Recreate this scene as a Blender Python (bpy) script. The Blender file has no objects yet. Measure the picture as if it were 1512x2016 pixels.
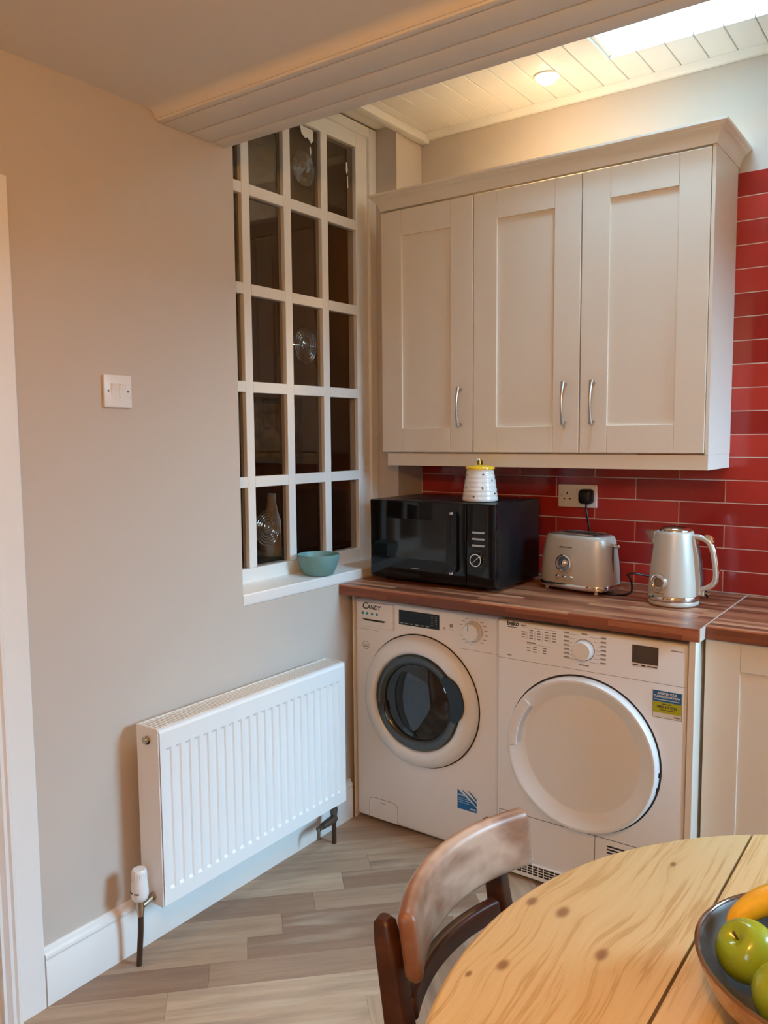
import bpy, bmesh, math, random
from mathutils import Vector, Matrix
random.seed(7)
SC = bpy.context.scene
COL = SC.collection
R = math.radians

# ------------------------------------------------------------------ camera
CAM = (1.8667, -2.9069, 1.4415)
YAW, PITCH, ROLL, FPX = 0.62324, -0.09146, -0.00797, 1605.1
fw = Vector((-math.sin(YAW) * math.cos(PITCH), math.cos(YAW) * math.cos(PITCH), math.sin(PITCH)))
rt = Vector((math.cos(YAW), math.sin(YAW), 0))
up = rt.cross(fw)
c_, s_ = math.cos(ROLL), math.sin(ROLL)
r2, u2 = c_ * rt + s_ * up, -s_ * rt + c_ * up
cd = bpy.data.cameras.new('camera')
co = bpy.data.objects.new('camera', cd)
COL.objects.link(co)
M = Matrix((r2, u2, -fw)).transposed().to_4x4()
M.translation = CAM
co.matrix_world = M
cd.sensor_fit = 'VERTICAL'
cd.sensor_height = 36.0
cd.lens = 36.0 * FPX / 2016.0
cd.clip_start = 0.02
SC.camera = co

# ------------------------------------------------------------------ view, sky, lights
vs = SC.view_settings
vs.view_transform = 'Standard'
vs.look = 'None'
vs.exposure = 0.10
vs.gamma = 1.0
vs.use_curve_mapping = False
try:
    SC.cycles.use_denoising = True
    SC.cycles.use_adaptive_sampling = True
    SC.cycles.adaptive_threshold = 0.015
    SC.cycles.max_bounces = 10
    SC.cycles.diffuse_bounces = 6
    SC.cycles.glossy_bounces = 5
    SC.cycles.transparent_max_bounces = 12
    SC.cycles.sample_clamp_indirect = 6.0
    SC.cycles.caustics_reflective = False
    SC.cycles.caustics_refractive = False
except Exception:
    pass
w = bpy.data.worlds.new('sky')
SC.world = w
w.use_nodes = True
bg = w.node_tree.nodes['Background']
bg.inputs[0].default_value = (0.38, 0.71, 1.0, 1)      # overcast daylight, the same all round
bg.inputs[1].default_value = 58.0

SKY_X0, SKY_X1, SKY_Y0, SKY_Y1 = 0.862, 1.42, -0.69, -0.223
WIN_Y0, WIN_Y1, WIN_Z0, WIN_Z1, XR = -0.95, -0.10, 1.05, 2.25, 3.2

def portal(name, loc, rot, sx, sy):
    l = bpy.data.lights.new(name, 'AREA')
    l.shape = 'RECTANGLE'; l.size = sx; l.size_y = sy
    l.cycles.is_portal = True
    o = bpy.data.objects.new(name, l); COL.objects.link(o)
    o.location = loc; o.rotation_euler = rot
    return o
portal('daylight_skylight', ((SKY_X0 + SKY_X1) / 2, (SKY_Y0 + SKY_Y1) / 2, 3.02), (0, 0, 0), SKY_X1 - SKY_X0, SKY_Y1 - SKY_Y0)
portal('daylight_window', (XR + 0.12, (WIN_Y0 + WIN_Y1) / 2, (WIN_Z0 + WIN_Z1) / 2), (0, R(90), 0), WIN_Z1 - WIN_Z0, WIN_Y1 - WIN_Y0)
WARM = (1.0, 0.45, 0.08)
WARM_W = 52.0
SPOT_W = 52.0

# ------------------------------------------------------------------ helpers
def link(name, me, parent=None):
    o = bpy.data.objects.new(name, me)
    COL.objects.link(o)
    if parent is not None:
        o.parent = parent
    return o

def obj(name, bm, mat, parent=None, smooth=None, loc=None, label=None, recalc=True):
    if recalc:
        bmesh.ops.recalc_face_normals(bm, faces=bm.faces[:])
    me = bpy.data.meshes.new(name)
    bm.to_mesh(me); bm.free()
    if mat is not None:
        for m in (mat if isinstance(mat, (list, tuple)) else [mat]):
            me.materials.append(m)
    if smooth:
        me.polygons.foreach_set('use_smooth', [True] * len(me.polygons))
        me.set_sharp_from_angle(angle=R(smooth))
    o = link(name, me, parent)
    if loc is not None:
        o.location = loc
    if label:
        o['label'] = label
    return o

def tag(o, label, cat, group=None):
    o['label'] = label; o['category'] = cat
    if group: o['group'] = group
    return o

def thing(name, label, cat, loc=(0, 0, 0), rz=0, group=None):
    o = link(name, None)
    o.empty_display_size = 0.05
    o.location = loc; o.rotation_euler = (0, 0, rz)
    return tag(o, label, cat, group)

def struct(o, label=None, cat=None):
    o['kind'] = 'structure'
    if label: o['label'] = label
    if cat: o['category'] = cat
    return o

def B():
    return bmesh.new()

def box(bm, x0, x1, y0, y1, z0, z1, bev=0, seg=2, mi=0):
    v = [bm.verts.new((x, y, z)) for x in (x0, x1) for y in (y0, y1) for z in (z0, z1)]
    fs = [bm.faces.new([v[i] for i in q]) for q in ((0, 1, 3, 2), (4, 6, 7, 5), (0, 4, 5, 1), (2, 3, 7, 6), (0, 2, 6, 4), (1, 5, 7, 3))]
    for f in fs: f.material_index = mi
    bmesh.ops.recalc_face_normals(bm, faces=fs)
    if bev:
        es = list({e for f in fs for e in f.edges})
        bmesh.ops.bevel(bm, geom=es, offset=bev, segments=seg, profile=0.5, affect='EDGES')
    return bm

def bx(x0, x1, y0, y1, z0, z1, bev=0, seg=2):
    return box(B(), x0, x1, y0, y1, z0, z1, bev, seg)

def loft(bm, rings, cap0=True, cap1=True, closed=True, mi=0):
    vr = [[bm.verts.new(p) for p in r] for r in rings]
    n = len(vr[0])
    for a, b in zip(vr[:-1], vr[1:]):
        for i in range(n if closed else n - 1):
            j = (i + 1) % n
            try:
                f = bm.faces.new((a[i], a[j], b[j], b[i])); f.material_index = mi
            except ValueError:
                pass
    if cap0: bm.faces.new(vr[0][::-1]).material_index = mi
    if cap1: bm.faces.new(vr[-1]).material_index = mi
    return bm

def ax(axis, a, b, h):
    return {'z': (a, b, h), 'y': (a, h, b), 'x': (h, a, b)}[axis]

def lathe(bm, prof, axis='z', c=(0, 0, 0), n=48, a0=0.0, a1=2 * math.pi, cap=False, mi=0):
    full = abs(a1 - a0) > 6.28
    m = n if full else n + 1
    rings = []
    for r, h in prof:
        rr = max(r, 1e-5)
        rings.append([tuple(c[k] + q for k, q in enumerate(ax(axis, rr * math.cos(a0 + (a1 - a0) * i / n), rr * math.sin(a0 + (a1 - a0) * i / n), h))) for i in range(m)])
    loft(bm, rings, cap0=cap, cap1=cap, closed=full, mi=mi)
    bmesh.ops.remove_doubles(bm, verts=bm.verts[:], dist=2e-5)
    return bm

def tube(bm, pts, rad, n=10, cap=True, flat=None):
    pts = [Vector(p) for p in pts]
    if not isinstance(rad, (list, tuple)): rad = [rad] * len(pts)
    t = [(pts[min(i + 1, len(pts) - 1)] - pts[max(i - 1, 0)]).normalized() for i in range(len(pts))]
    u = t[0].orthogonal().normalized()
    rings = []
    for p, d, r in zip(pts, t, rad):
        u = (u - d * u.dot(d)).normalized(); v = d.cross(u)
        rings.append([tuple(p + r * (math.cos(2 * math.pi * i / n) * u + math.sin(2 * math.pi * i / n) * v)) for i in range(n)])
    return loft(bm, rings, cap, cap)

def spline(pts, k=8):
    P = [Vector(p) for p in pts]
    P = [2 * P[0] - P[1]] + P + [2 * P[-1] - P[-2]]
    out = []
    for i in range(1, len(P) - 2):
        for j in range(k):
            s = j / k; a, b, c, d = P[i - 1:i + 3]
            out.append(0.5 * ((2 * b) + (c - a) * s + (2 * a - 5 * b + 4 * c - d) * s * s + (3 * b - a - 3 * c + d) * s ** 3))
    out.append(P[-2])
    return out

def prism(bm, poly, axis, a, b, mi=0):
    def P(p, h):
        return {'x': (h, p[0], p[1]), 'y': (p[0], h, p[1]), 'z': (p[0], p[1], h)}[axis]
    return loft(bm, [[P(p, a) for p in poly], [P(p, b) for p in poly]], mi=mi)

def rrect(hx, hy, r, n=6):
    out = []
    for cx, cy, s in ((hx - r, hy - r, 0), (-hx + r, hy - r, 90), (-hx + r, -hy + r, 180), (hx - r, -hy + r, 270)):
        for i in range(n + 1):
            a = R(s + 90 * i / n)
            out.append((cx + r * math.cos(a), cy + r * math.sin(a)))
    return out

def text(name, body, size, mat, parent, loc, rot=(math.pi / 2, 0, 0), align='LEFT', depth=0.0004, bold=0.0, shear=0.0, sx=1.0):
    cu = bpy.data.curves.new(name, 'FONT')
    cu.body = body; cu.size = size; cu.align_x = align; cu.extrude = depth; cu.offset = bold; cu.shear = shear
    cu.resolution_u = 3
    to = bpy.data.objects.new(name, cu); COL.objects.link(to)
    dg = bpy.context.evaluated_depsgraph_get()
    me = bpy.data.meshes.new_from_object(to.evaluated_get(dg))
    bpy.data.objects.remove(to); bpy.data.curves.remove(cu)
    me.materials.clear(); me.materials.append(mat)
    o = link(name, me, parent)
    o.location = loc; o.rotation_euler = rot; o.scale = (sx, 1, 1)
    return o

# ------------------------------------------------------------------ materials
class NT:
    def __init__(s, m):
        s.t = m.node_tree; s.n = s.t.nodes
    def add(s, kind, **kw):
        x = s.n.new(kind)
        for k, v in kw.items(): setattr(x, k, v)
        return x
    def l(s, a, b): s.t.links.new(a, b)
    def math(s, op, a, b=None, c=None):
        x = s.add('ShaderNodeMath', operation=op)
        for i, q in enumerate((a, b, c)):
            if q is None: continue
            if isinstance(q, (int, float)): x.inputs[i].default_value = q
            else: s.l(q, x.inputs[i])
        return x.outputs[0]
    def mix(s, f, a, b, mode='MIX'):
        x = s.add('ShaderNodeMix', data_type='RGBA', blend_type=mode)
        for i, q in ((0, f), (6, a), (7, b)):
            if isinstance(q, (int, float)): x.inputs[i].default_value = q
            elif isinstance(q, (tuple, list)): x.inputs[i].default_value = (*q[:3], 1)
            else: s.l(q, x.inputs[i])
        return x.outputs[2]
    def ramp(s, f, stops):
        x = s.add('ShaderNodeValToRGB')
        e = x.color_ramp.elements
        while len(e) < len(stops): e.new(0.5)
        for q, (p, c) in zip(e, stops):
            q.position = p; q.color = (*c, 1)
        s.l(f, x.inputs[0]); return x.outputs[0]
    def coords(s, scale=(1, 1, 1), out='Object', loc=None):
        c = s.add('ShaderNodeTexCoord'); m = s.add('ShaderNodeMapping')
        s.l(c.outputs[out], m.inputs[0]); m.inputs['Scale'].default_value = scale
        if loc is not None: s.l(loc, m.inputs['Location'])
        return m.outputs[0]
    def noise(s, v, scale, detail=3, rough=0.5, dist=0.0):
        x = s.add('ShaderNodeTexNoise')
        if v is not None: s.l(v, x.inputs['Vector'])
        x.inputs['Scale'].default_value = scale; x.inputs['Detail'].default_value = detail
        x.inputs['Roughness'].default_value = rough; x.inputs['Distortion'].default_value = dist
        return x.outputs['Fac']

def mat(name, col, rough=0.5, metal=0.0, spec=0.5, coat=0.0, var=None, bump=None, trans=0.0, ior=1.5, emit=None, coord='Object'):
    m = bpy.data.materials.new(name); m.use_nodes = True
    t = NT(m); b = t.n['Principled BSDF']
    b.inputs['Base Color'].default_value = (*col, 1)
    b.inputs['Roughness'].default_value = rough
    b.inputs['Metallic'].default_value = metal
    b.inputs['Specular IOR Level'].default_value = spec
    b.inputs['Coat Weight'].default_value = coat
    b.inputs['Coat Roughness'].default_value = 0.05
    b.inputs['Transmission Weight'].default_value = trans
    b.inputs['IOR'].default_value = ior
    if emit:
        b.inputs['Emission Color'].default_value = (*emit[0], 1); b.inputs['Emission Strength'].default_value = emit[1]
    if var:
        sc, am = var
        f = t.noise(t.coords(out=coord), sc, 4, 0.6)
        c = t.mix(f, tuple(max(0, q * (1 - am)) for q in col), tuple(min(1, q * (1 + am)) for q in col))
        t.l(c, b.inputs['Base Color'])
    if bump:
        sc, st = bump
        f = t.noise(t.coords(out=coord), sc, 3, 0.6)
        bn = t.add('ShaderNodeBump'); bn.inputs['Strength'].default_value = st; bn.inputs['Distance'].default_value = 0.002
        t.l(f, bn.inputs['Height']); t.l(bn.outputs[0], b.inputs['Normal'])
    m['bsdf'] = 1
    return m

MT = {}
MT['paint'] = mat('wall_paint', (0.568, 0.497, 0.435), 0.75, var=(2.0, 0.02), bump=(140, 0.06), spec=0.3)
MT['ceil'] = mat('ceiling_paint', (0.74, 0.70, 0.66), 0.8, var=(3.0, 0.015), spec=0.25)
MT['white'] = mat('white_gloss_paint', (0.82, 0.80, 0.77), 0.35, var=(6, 0.015), spec=0.4)
MT['board'] = mat('white_board_paint', (0.80, 0.77, 0.72), 0.45, var=(8, 0.02), spec=0.4)
MT['cream'] = mat('cream_cabinet', (0.80, 0.74, 0.655), 0.42, var=(30, 0.012), spec=0.4)
MT['enamel'] = mat('white_enamel', (0.82, 0.80, 0.79), 0.28, var=(4, 0.01), spec=0.45)
MT['plastic'] = mat('white_plastic', (0.80, 0.79, 0.78), 0.3, var=(10, 0.01))
MT['rad'] = mat('radiator_white', (0.84, 0.84, 0.83), 0.3, var=(10, 0.01))
MT['chrome'] = mat('chrome', (0.78, 0.77, 0.75), 0.09, metal=1.0, bump=(40, 0.01))
MT['steel'] = mat('brushed_nickel', (0.55, 0.52, 0.49), 0.3, metal=1.0, bump=(200, 0.03))
MT['black'] = mat('black_plastic', (0.008, 0.008, 0.009), 0.32, spec=0.3, bump=(120, 0.02))
MT['blackgloss'] = mat('black_gloss', (0.005, 0.005, 0.006), 0.07, spec=0.35, var=(3, 0.1))
MT['dark'] = mat('dark_gap', (0.02, 0.015, 0.012), 0.7, var=(20, 0.1))
MT['ink'] = mat('dark_print', (0.05, 0.045, 0.045), 0.6, var=(50, 0.05))
MT['greyink'] = mat('grey_print', (0.25, 0.23, 0.22), 0.6, var=(50, 0.05))
MT['tealink'] = mat('teal_print', (0.03, 0.30, 0.40), 0.6, var=(50, 0.05))
MT['blue'] = mat('sticker_blue', (0.01, 0.13, 0.36), 0.35, var=(60, 0.1))
MT['lime'] = mat('sticker_lime', (0.42, 0.42, 0.015), 0.35, var=(60, 0.05))
MT['paper'] = mat('sticker_white', (0.78, 0.77, 0.76), 0.4, var=(60, 0.02))
MT['grout'] = mat('grout', (0.70, 0.62, 0.56), 0.85, var=(60, 0.06), bump=(300, 0.1))
MT['hall'] = mat('hall_paint', (0.27, 0.15, 0.10), 0.8, var=(2, 0.08))
MT['teal'] = mat('teal_ceramic', (0.155, 0.31, 0.30), 0.45, var=(12, 0.05), bump=(60, 0.03))
MT['jar'] = mat('white_glaze', (0.80, 0.78, 0.76), 0.12, coat=0.5, var=(10, 0.02))
MT['yellow'] = mat('yellow_glaze', (0.80, 0.46, 0.012), 0.15, coat=0.5, var=(12, 0.05))
MT['app'] = mat('champagne_enamel', (0.56, 0.51, 0.44), 0.36, metal=0.22, var=(10, 0.02))
MT['copper'] = mat('painted_copper_pipe', (0.06, 0.03, 0.018), 0.4, metal=0.3, var=(40, 0.3))
MT['valve'] = mat('valve_brass', (0.50, 0.42, 0.33), 0.25, metal=1.0, var=(40, 0.2))
MT['oldvalve'] = mat('old_valve', (0.16, 0.14, 0.12), 0.4, metal=0.8, var=(60, 0.4))
MT['chairdark'] = None

def m_tile():
    m = mat('red_tile', (0.40, 0.03, 0.022), 0.12, spec=0.42)
    t = NT(m); b = t.n['Principled BSDF']
    oi = t.add('ShaderNodeObjectInfo')
    c = t.ramp(oi.outputs['Random'], [(0.0, (0.30, 0.018, 0.013)), (0.5, (0.40, 0.028, 0.019)), (1.0, (0.50, 0.042, 0.028))])
    f = t.noise(t.coords(out='Object'), 9, 3)
    c = t.mix(t.math('MULTIPLY', f, 0.35), c, (0.20, 0.012, 0.01))
    t.l(c, b.inputs['Base Color'])
    bn = t.add('ShaderNodeBump'); bn.inputs['Strength'].default_value = 0.12; bn.inputs['Distance'].default_value = 0.004
    t.l(t.noise(t.coords(out='Object'), 14, 2), bn.inputs['Height']); t.l(bn.outputs[0], b.inputs['Normal'])
    return m
MT['tile'] = m_tile()

def m_plank():
    m = mat('floor_plank', (0.3, 0.2, 0.14), 0.42, spec=0.35)
    t = NT(m); b = t.n['Principled BSDF']
    oi = t.add('ShaderNodeObjectInfo')
    off = t.math('MULTIPLY', oi.outputs['Random'], 37.0)
    v = t.coords((2.2, 26, 1), loc=off)
    g = t.noise(v, 1.6, 6, 0.62, 0.35)
    v2 = t.coords((1.1, 7, 1), loc=off)
    g2 = t.noise(v2, 1.5, 3, 0.5, 0.6)
    base = t.ramp(oi.outputs['Random'], [(0, (0.26, 0.155, 0.098)), (0.3, (0.35, 0.228, 0.148)), (0.6, (0.42, 0.293, 0.195)), (1, (0.51, 0.375, 0.255))])
    c = t.mix(t.ramp(g, [(0.32, (1, 1, 1)), (0.62, (0, 0, 0))]), base, t.mix(0.42, base, (0.13, 0.075, 0.05)))
    c = t.mix(t.ramp(g2, [(0.66, (0, 0, 0)), (0.80, (0.75, 0.75, 0.75))]), c, (0.11, 0.06, 0.04))
    c = t.mix(t.ramp(g2, [(0.25, (0.45, 0.45, 0.45)), (0.42, (0, 0, 0))]), c, (0.55, 0.45, 0.34))
    t.l(c, b.inputs['Base Color'])
    bn = t.add('ShaderNodeBump'); bn.inputs['Strength'].default_value = 0.15; bn.inputs['Distance'].default_value = 0.001
    t.l(g, bn.inputs['Height']); t.l(bn.outputs[0], b.inputs['Normal'])
    return m
MT['plank'] = m_plank()

def m_worktop():
    m = mat('walnut_block_laminate', (0.2, 0.08, 0.04), 0.36, spec=0.35)
    t = NT(m); b = t.n['Principled BSDF']
    tc = t.add('ShaderNodeTexCoord'); sp = t.add('ShaderNodeSeparateXYZ'); t.l(tc.outputs['Object'], sp.inputs[0])
    cb = t.add('ShaderNodeCombineXYZ'); t.l(sp.outputs[0], cb.inputs[0]); t.l(t.math('ADD', sp.outputs[1], t.math('MULTIPLY', sp.outputs[2], 1.7)), cb.inputs[1])
    v = cb.outputs[0]
    br = t.add('ShaderNodeTexBrick')
    t.l(v, br.inputs['Vector'])
    br.inputs['Scale'].default_value = 1.0
    br.inputs['Mortar Size'].default_value = 0.0
    br.inputs['Brick Width'].default_value = 0.34
    br.inputs['Row Height'].default_value = 0.027
    br.inputs['Color1'].default_value = (0, 0, 0, 1); br.inputs['Color2'].default_value = (1, 1, 1, 1)
    br.offset = 0.37
    # second, different split for the front edge
    tone = t.ramp(br.outputs['Color'], [(0, (0.13, 0.036, 0.016)), (0.35, (0.29, 0.088, 0.040)), (0.7, (0.43, 0.155, 0.075)), (1, (0.60, 0.285, 0.150))])
    g = t.noise(t.coords((2.5, 60, 60)), 1.5, 5, 0.6, 0.3)
    c = t.mix(t.ramp(g, [(0.3, (0.7, 0.7, 0.7)), (0.55, (0, 0, 0))]), tone, (0.13, 0.040, 0.02))
    t.l(c, b.inputs['Base Color'])
    return m
MT['worktop'] = m_worktop()

def m_pine(knots):
    m = mat('pine', (0.6, 0.4, 0.18), 0.4, spec=0.4)
    t = NT(m); b = t.n['Principled BSDF']
    tc = t.add('ShaderNodeTexCoord')
    sp = t.add('ShaderNodeSeparateXYZ'); t.l(tc.outputs['Object'], sp.inputs[0])
    X, Y = sp.outputs[0], sp.outputs[1]
    warp = None; core = None; ring = None
    for kx, ky, s in knots:
        dx = t.math('SUBTRACT', X, kx); dy = t.math('MULTIPLY', t.math('SUBTRACT', Y, ky), 0.55)
        d2 = t.math('ADD', t.math('MULTIPLY', dx, dx), t.math('MULTIPLY', dy, dy))
        e = t.math('EXPONENT', t.math('MULTIPLY', d2, -1.0 / (2.8 * s) ** 2))
        k = t.math('MULTIPLY', t.math('EXPONENT', t.math('MULTIPLY', t.math('MULTIPLY', d2, d2), -1.0 / (0.55 * s) ** 4)), 0.92)
        wv = t.math('MULTIPLY', e, 1.3 * s)
        warp = wv if warp is None else t.math('ADD', warp, wv)
        core = k if core is None else t.math('MAXIMUM', core, k)
    nz = t.noise(t.coords((5, 0.9, 1)), 1.0, 3, 0.5)
    u = t.math('ADD', t.math('ADD', X, warp), t.math('MULTIPLY', nz, 0.05))
    cb = t.add('ShaderNodeCombineXYZ'); t.l(u, cb.inputs[0]); t.l(t.math('MULTIPLY', Y, 0.035), cb.inputs[1])
    g = t.noise(cb.outputs[0], 95, 4, 0.6, 0.0)
    g2 = t.noise(cb.outputs[0], 14, 2, 0.5, 0.0)
    fine = t.noise(t.coords((160, 4, 1)), 1.0, 3, 0.6)
    c = t.ramp(g, [(0.30, (0.72, 0.57, 0.32)), (0.52, (0.68, 0.51, 0.26)), (0.60, (0.50, 0.32, 0.13)), (0.68, (0.70, 0.53, 0.28))])
    c = t.mix(t.ramp(g2, [(0.35, (0, 0, 0)), (0.75, (0.5, 0.5, 0.5))]), c, (0.64, 0.46, 0.22))
    c = t.mix(t.math('MULTIPLY', fine, 0.22), c, (0.50, 0.30, 0.11))
    c = t.mix(core, c, (0.26, 0.125, 0.05))
    t.l(c, b.inputs['Base Color'])
    return m

def m_chair(name, lo, hi, ax_scale=(3, 3, 3), worn=0.0, end_stain=False):
    m = mat(name, lo, 0.38, spec=0.45)
    t = NT(m); b = t.n['Principled BSDF']
    g = t.noise(t.coords(ax_scale), 3.0, 5, 0.6, 0.4)
    c = t.ramp(g, [(0.3, lo), (0.7, hi)])
    if worn:
        p = t.noise(t.coords((7, 5, 9)), 1.3, 3, 0.5, 0.2)
        c = t.mix(t.ramp(p, [(0.42, (0, 0, 0)), (0.62, (worn, worn, worn))]), c, (0.56, 0.42, 0.32))
    if end_stain:
        tc = t.add('ShaderNodeTexCoord'); sp = t.add('ShaderNodeSeparateXYZ'); t.l(tc.outputs['Object'], sp.inputs[0])
        e = t.math('ADD', sp.outputs[1], t.math('MULTIPLY', g, 0.06))
        mr = t.add('ShaderNodeMapRange'); mr.inputs['From Min'].default_value = -0.17; mr.inputs['From Max'].default_value = -0.06; t.l(e, mr.inputs['Value'])
        c = t.mix(mr.outputs[0], (0.20, 0.075, 0.032), c)
    t.l(c, b.inputs['Base Color'])
    return m

def m_pane(name, tint, refl, rough=0.0, solid=None):
    m = bpy.data.materials.new(name); m.use_nodes = True
    t = NT(m); t.n.remove(t.n['Principled BSDF'])
    out = t.n['Material Output']
    tr = t.add('ShaderNodeBsdfTransparent'); tr.inputs[0].default_value = (*tint, 1)
    gl = t.add('ShaderNodeBsdfGlossy'); gl.inputs['Roughness'].default_value = rough
    ge = t.add('ShaderNodeNewGeometry'); dt = t.add('ShaderNodeVectorMath', operation='DOT_PRODUCT')
    t.l(ge.outputs['Normal'], dt.inputs[0]); t.l(ge.outputs['Incoming'], dt.inputs[1])
    cs = t.math('SUBTRACT', 1.0, t.math('ABSOLUTE', dt.outputs['Value']))
    f = t.math('MINIMUM', t.math('MULTIPLY', t.math('ADD', 0.04, t.math('MULTIPLY', t.math('POWER', cs, 5.0), 0.96)), refl), 1.0)
    mx = t.add('ShaderNodeMixShader')
    t.l(f, mx.inputs[0]); t.l(tr.outputs[0], mx.inputs[1]); t.l(gl.outputs[0], mx.inputs[2])
    t.l(mx.outputs[0], out.inputs[0])
    return m
MT['pane'] = m_pane('window_glass', (0.86, 0.82, 0.78), 1.3, 0.01)
MT['clearpane'] = m_pane('clear_glass', (0.97, 0.98, 0.98), 1.0, 0.0)
MT['bullseye'] = m_pane('bullseye_glass', (0.75, 0.72, 0.68), 3.0, 0.05)
def m_vase():
    m = m_pane('vase_glass', (0.80, 0.84, 0.86), 4.0, 0.04)
    t = NT(m); out = t.n['Material Output']; src = out.inputs[0].links[0].from_socket
    df = t.add('ShaderNodeBsdfDiffuse'); df.inputs[0].default_value = (0.82, 0.86, 0.86, 1)
    mx = t.add('ShaderNodeMixShader'); mx.inputs[0].default_value = 0.62
    t.l(src, mx.inputs[1]); t.l(df.outputs[0], mx.inputs[2]); t.l(mx.outputs[0], out.inputs[0])
    return m
MT['vaseglass'] = m_vase()

# ================================================================== SETTING
ZC, ZE, ZTOP = 2.3415, 2.66, 3.1
YB0, YB1, ZB = -1.3736, -1.1129, 2.3119       # beam
YREAR = -5.4
PD = (1.75, 2.25, 0.95, 2.10)                   # unseen rear window added to brighten the fronts: x0, x1, z0, z1
XN, YN = -0.02, -0.18                         # nib beside the window
WY0 = -1.085                                  # recess edge in left wall
XW = -0.13                                    # front of the window frame

# --- floor with herringbone planks
bm = B(); box(bm, -0.2, XR, YREAR - 0.2, 0, -0.12, -0.006)
floor = struct(obj('floor', bm, MT['plank']), 'grey-brown wood-look floor laid in a large diagonal herringbone', 'floor')
PL, PW = 0.6095, 0.1021
bm = B(); box(bm, -PL / 2, PL / 2, -PW / 2, PW / 2, -0.0058, 0, 0)
top = [e for e in bm.edges if all(v.co.z > -0.001 for v in e.verts)]
bmesh.ops.bevel(bm, geom=top, offset=0.0003, segments=1, affect='EDGES')
pm = bpy.data.meshes.new('plank'); bm.to_mesh(pm); bm.free(); pm.materials.append(MT['plank'])
q2 = 1 / math.sqrt(2)
def plank(a0, a1, b0, b1):
    a, b = (a0 + a1) / 2, (b0 + b1) / 2
    x, y = (a - b) * q2, (a + b) * q2
    if not (-0.32 < x < 2.3 and -3.3 < y < 0.35): return
    ang = R(45) if (a1 - a0) > (b1 - b0) else R(135)
    d = Vector((math.cos(ang), math.sin(ang))) * PL / 2
    o = link('plank', pm, floor); o.location = (x, y, 0); o.rotation_euler = (0, 0, ang)
S = 0.1022
for i in range(-14, 26):
    bt = -0.994 - S * i; ar = -0.062 - S * i
    for k in range(3):
        plank(ar - 0.61 * (k + 1), ar - 0.61 * k, bt - S, bt)
    for k in range(5):
        plank(ar - S, ar, bt - S - 0.61 * (k + 1), bt - S - 0.61 * k)

# --- left wall with doorway and window recess
bm = B()
box(bm, -0.2, 0, YREAR, -2.78, 0, ZTOP)
box(bm, -0.2, 0, -2.78, -1.915, 2.0, ZTOP)
box(bm, -0.2, 0, -1.915, WY0, 0, ZTOP)
box(bm, -0.2, 0, WY0, YN, 0, 0.905)
box(bm, -0.2, 0, WY0, YN, 2.665, ZTOP)
box(bm, -0.2, XN, YN, 0.2, 0.905, ZTOP)
box(bm, -0.2, 0, YN, 0.2, 0, 0.905)
wl = struct(obj('wall_left', bm, MT['paint']), 'beige painted wall with the radiator, light switch and window recess', 'wall')

# --- back wall, red tiles
bm = B()
box(bm, XN, XR + 0.2, 0.0, 0.2, 0, ZTOP)
wb = struct(obj('wall_back', bm, MT['paint']), 'kitchen wall with glossy red brick tiles below beige paint', 'wall')
bm = B(); box(bm, XN + 0.0005, 2.6, -0.0070, 0.0, 0.9055, 2.286)
obj('grout_bed', bm, MT['grout'], wb)
tcache = {}
def tile(x0, x1, z0, z1):
    k = (round(x1 - x0, 4), round(z1 - z0, 4))
    if k not in tcache:
        b_ = B(); box(b_, -k[0] / 2, k[0] / 2, -0.0085, -0.001, -k[1] / 2, k[1] / 2)
        es = [e for e in b_.edges if all(v.co.y < -0.008 for v in e.verts)]
        bmesh.ops.bevel(b_, geom=es, offset=0.0010, segments=2, profile=0.6, affect='EDGES')
        me = bpy.data.meshes.new('tile'); b_.to_mesh(me); b_.free(); me.materials.append(MT['tile'])
        tcache[k] = me
    o = link('tile', tcache[k], wb); o.location = ((x0 + x1) / 2, 0, (z0 + z1) / 2)
G = 0.0016
zs = [0.907] + [0.981 + 0.0768 * k for k in range(18)]
for r in range(18):
    z0, z1 = zs[r], zs[r + 1]
    x = (0.8965 if r % 2 == 0 else 0.7445) - 0.3045 * 4
    while x < 2.4:
        a, b = max(x, XN + 0.002), min(x + 0.3045, 2.6)
        if b - a > 0.02:
            hid = (b < 1.18 and z0 > 1.36 and z1 < 2.30)
            if not hid: tile(a + G, b - G, z0 + G, z1 - G)
        x += 0.3045

# --- right wall with window, rear wall
bm = B()
box(bm, XR, XR + 0.2, YREAR, WIN_Y0, 0, ZTOP)
box(bm, XR, XR + 0.2, WIN_Y1, 0.0, 0, ZTOP)
box(bm, XR, XR + 0.2, WIN_Y0, WIN_Y1, 0, WIN_Z0)
box(bm, XR, XR + 0.2, WIN_Y0, WIN_Y1, WIN_Z1, ZTOP)
struct(obj('wall_right', bm, MT['paint']), 'beige wall with the daylight window', 'wall')
bm = B()
box(bm, -0.2, PD[0], YREAR - 0.2, YREAR, 0, ZTOP); box(bm, PD[1], XR + 0.2, YREAR - 0.2, YREAR, 0, ZTOP)
box(bm, PD[0], PD[1], YREAR - 0.2, YREAR, PD[3], ZTOP); box(bm, PD[0], PD[1], YREAR - 0.2, YREAR, 0, PD[2])
struct(obj('wall_rear', bm, MT['paint']), 'plain beige wall behind the table', 'wall')

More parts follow.
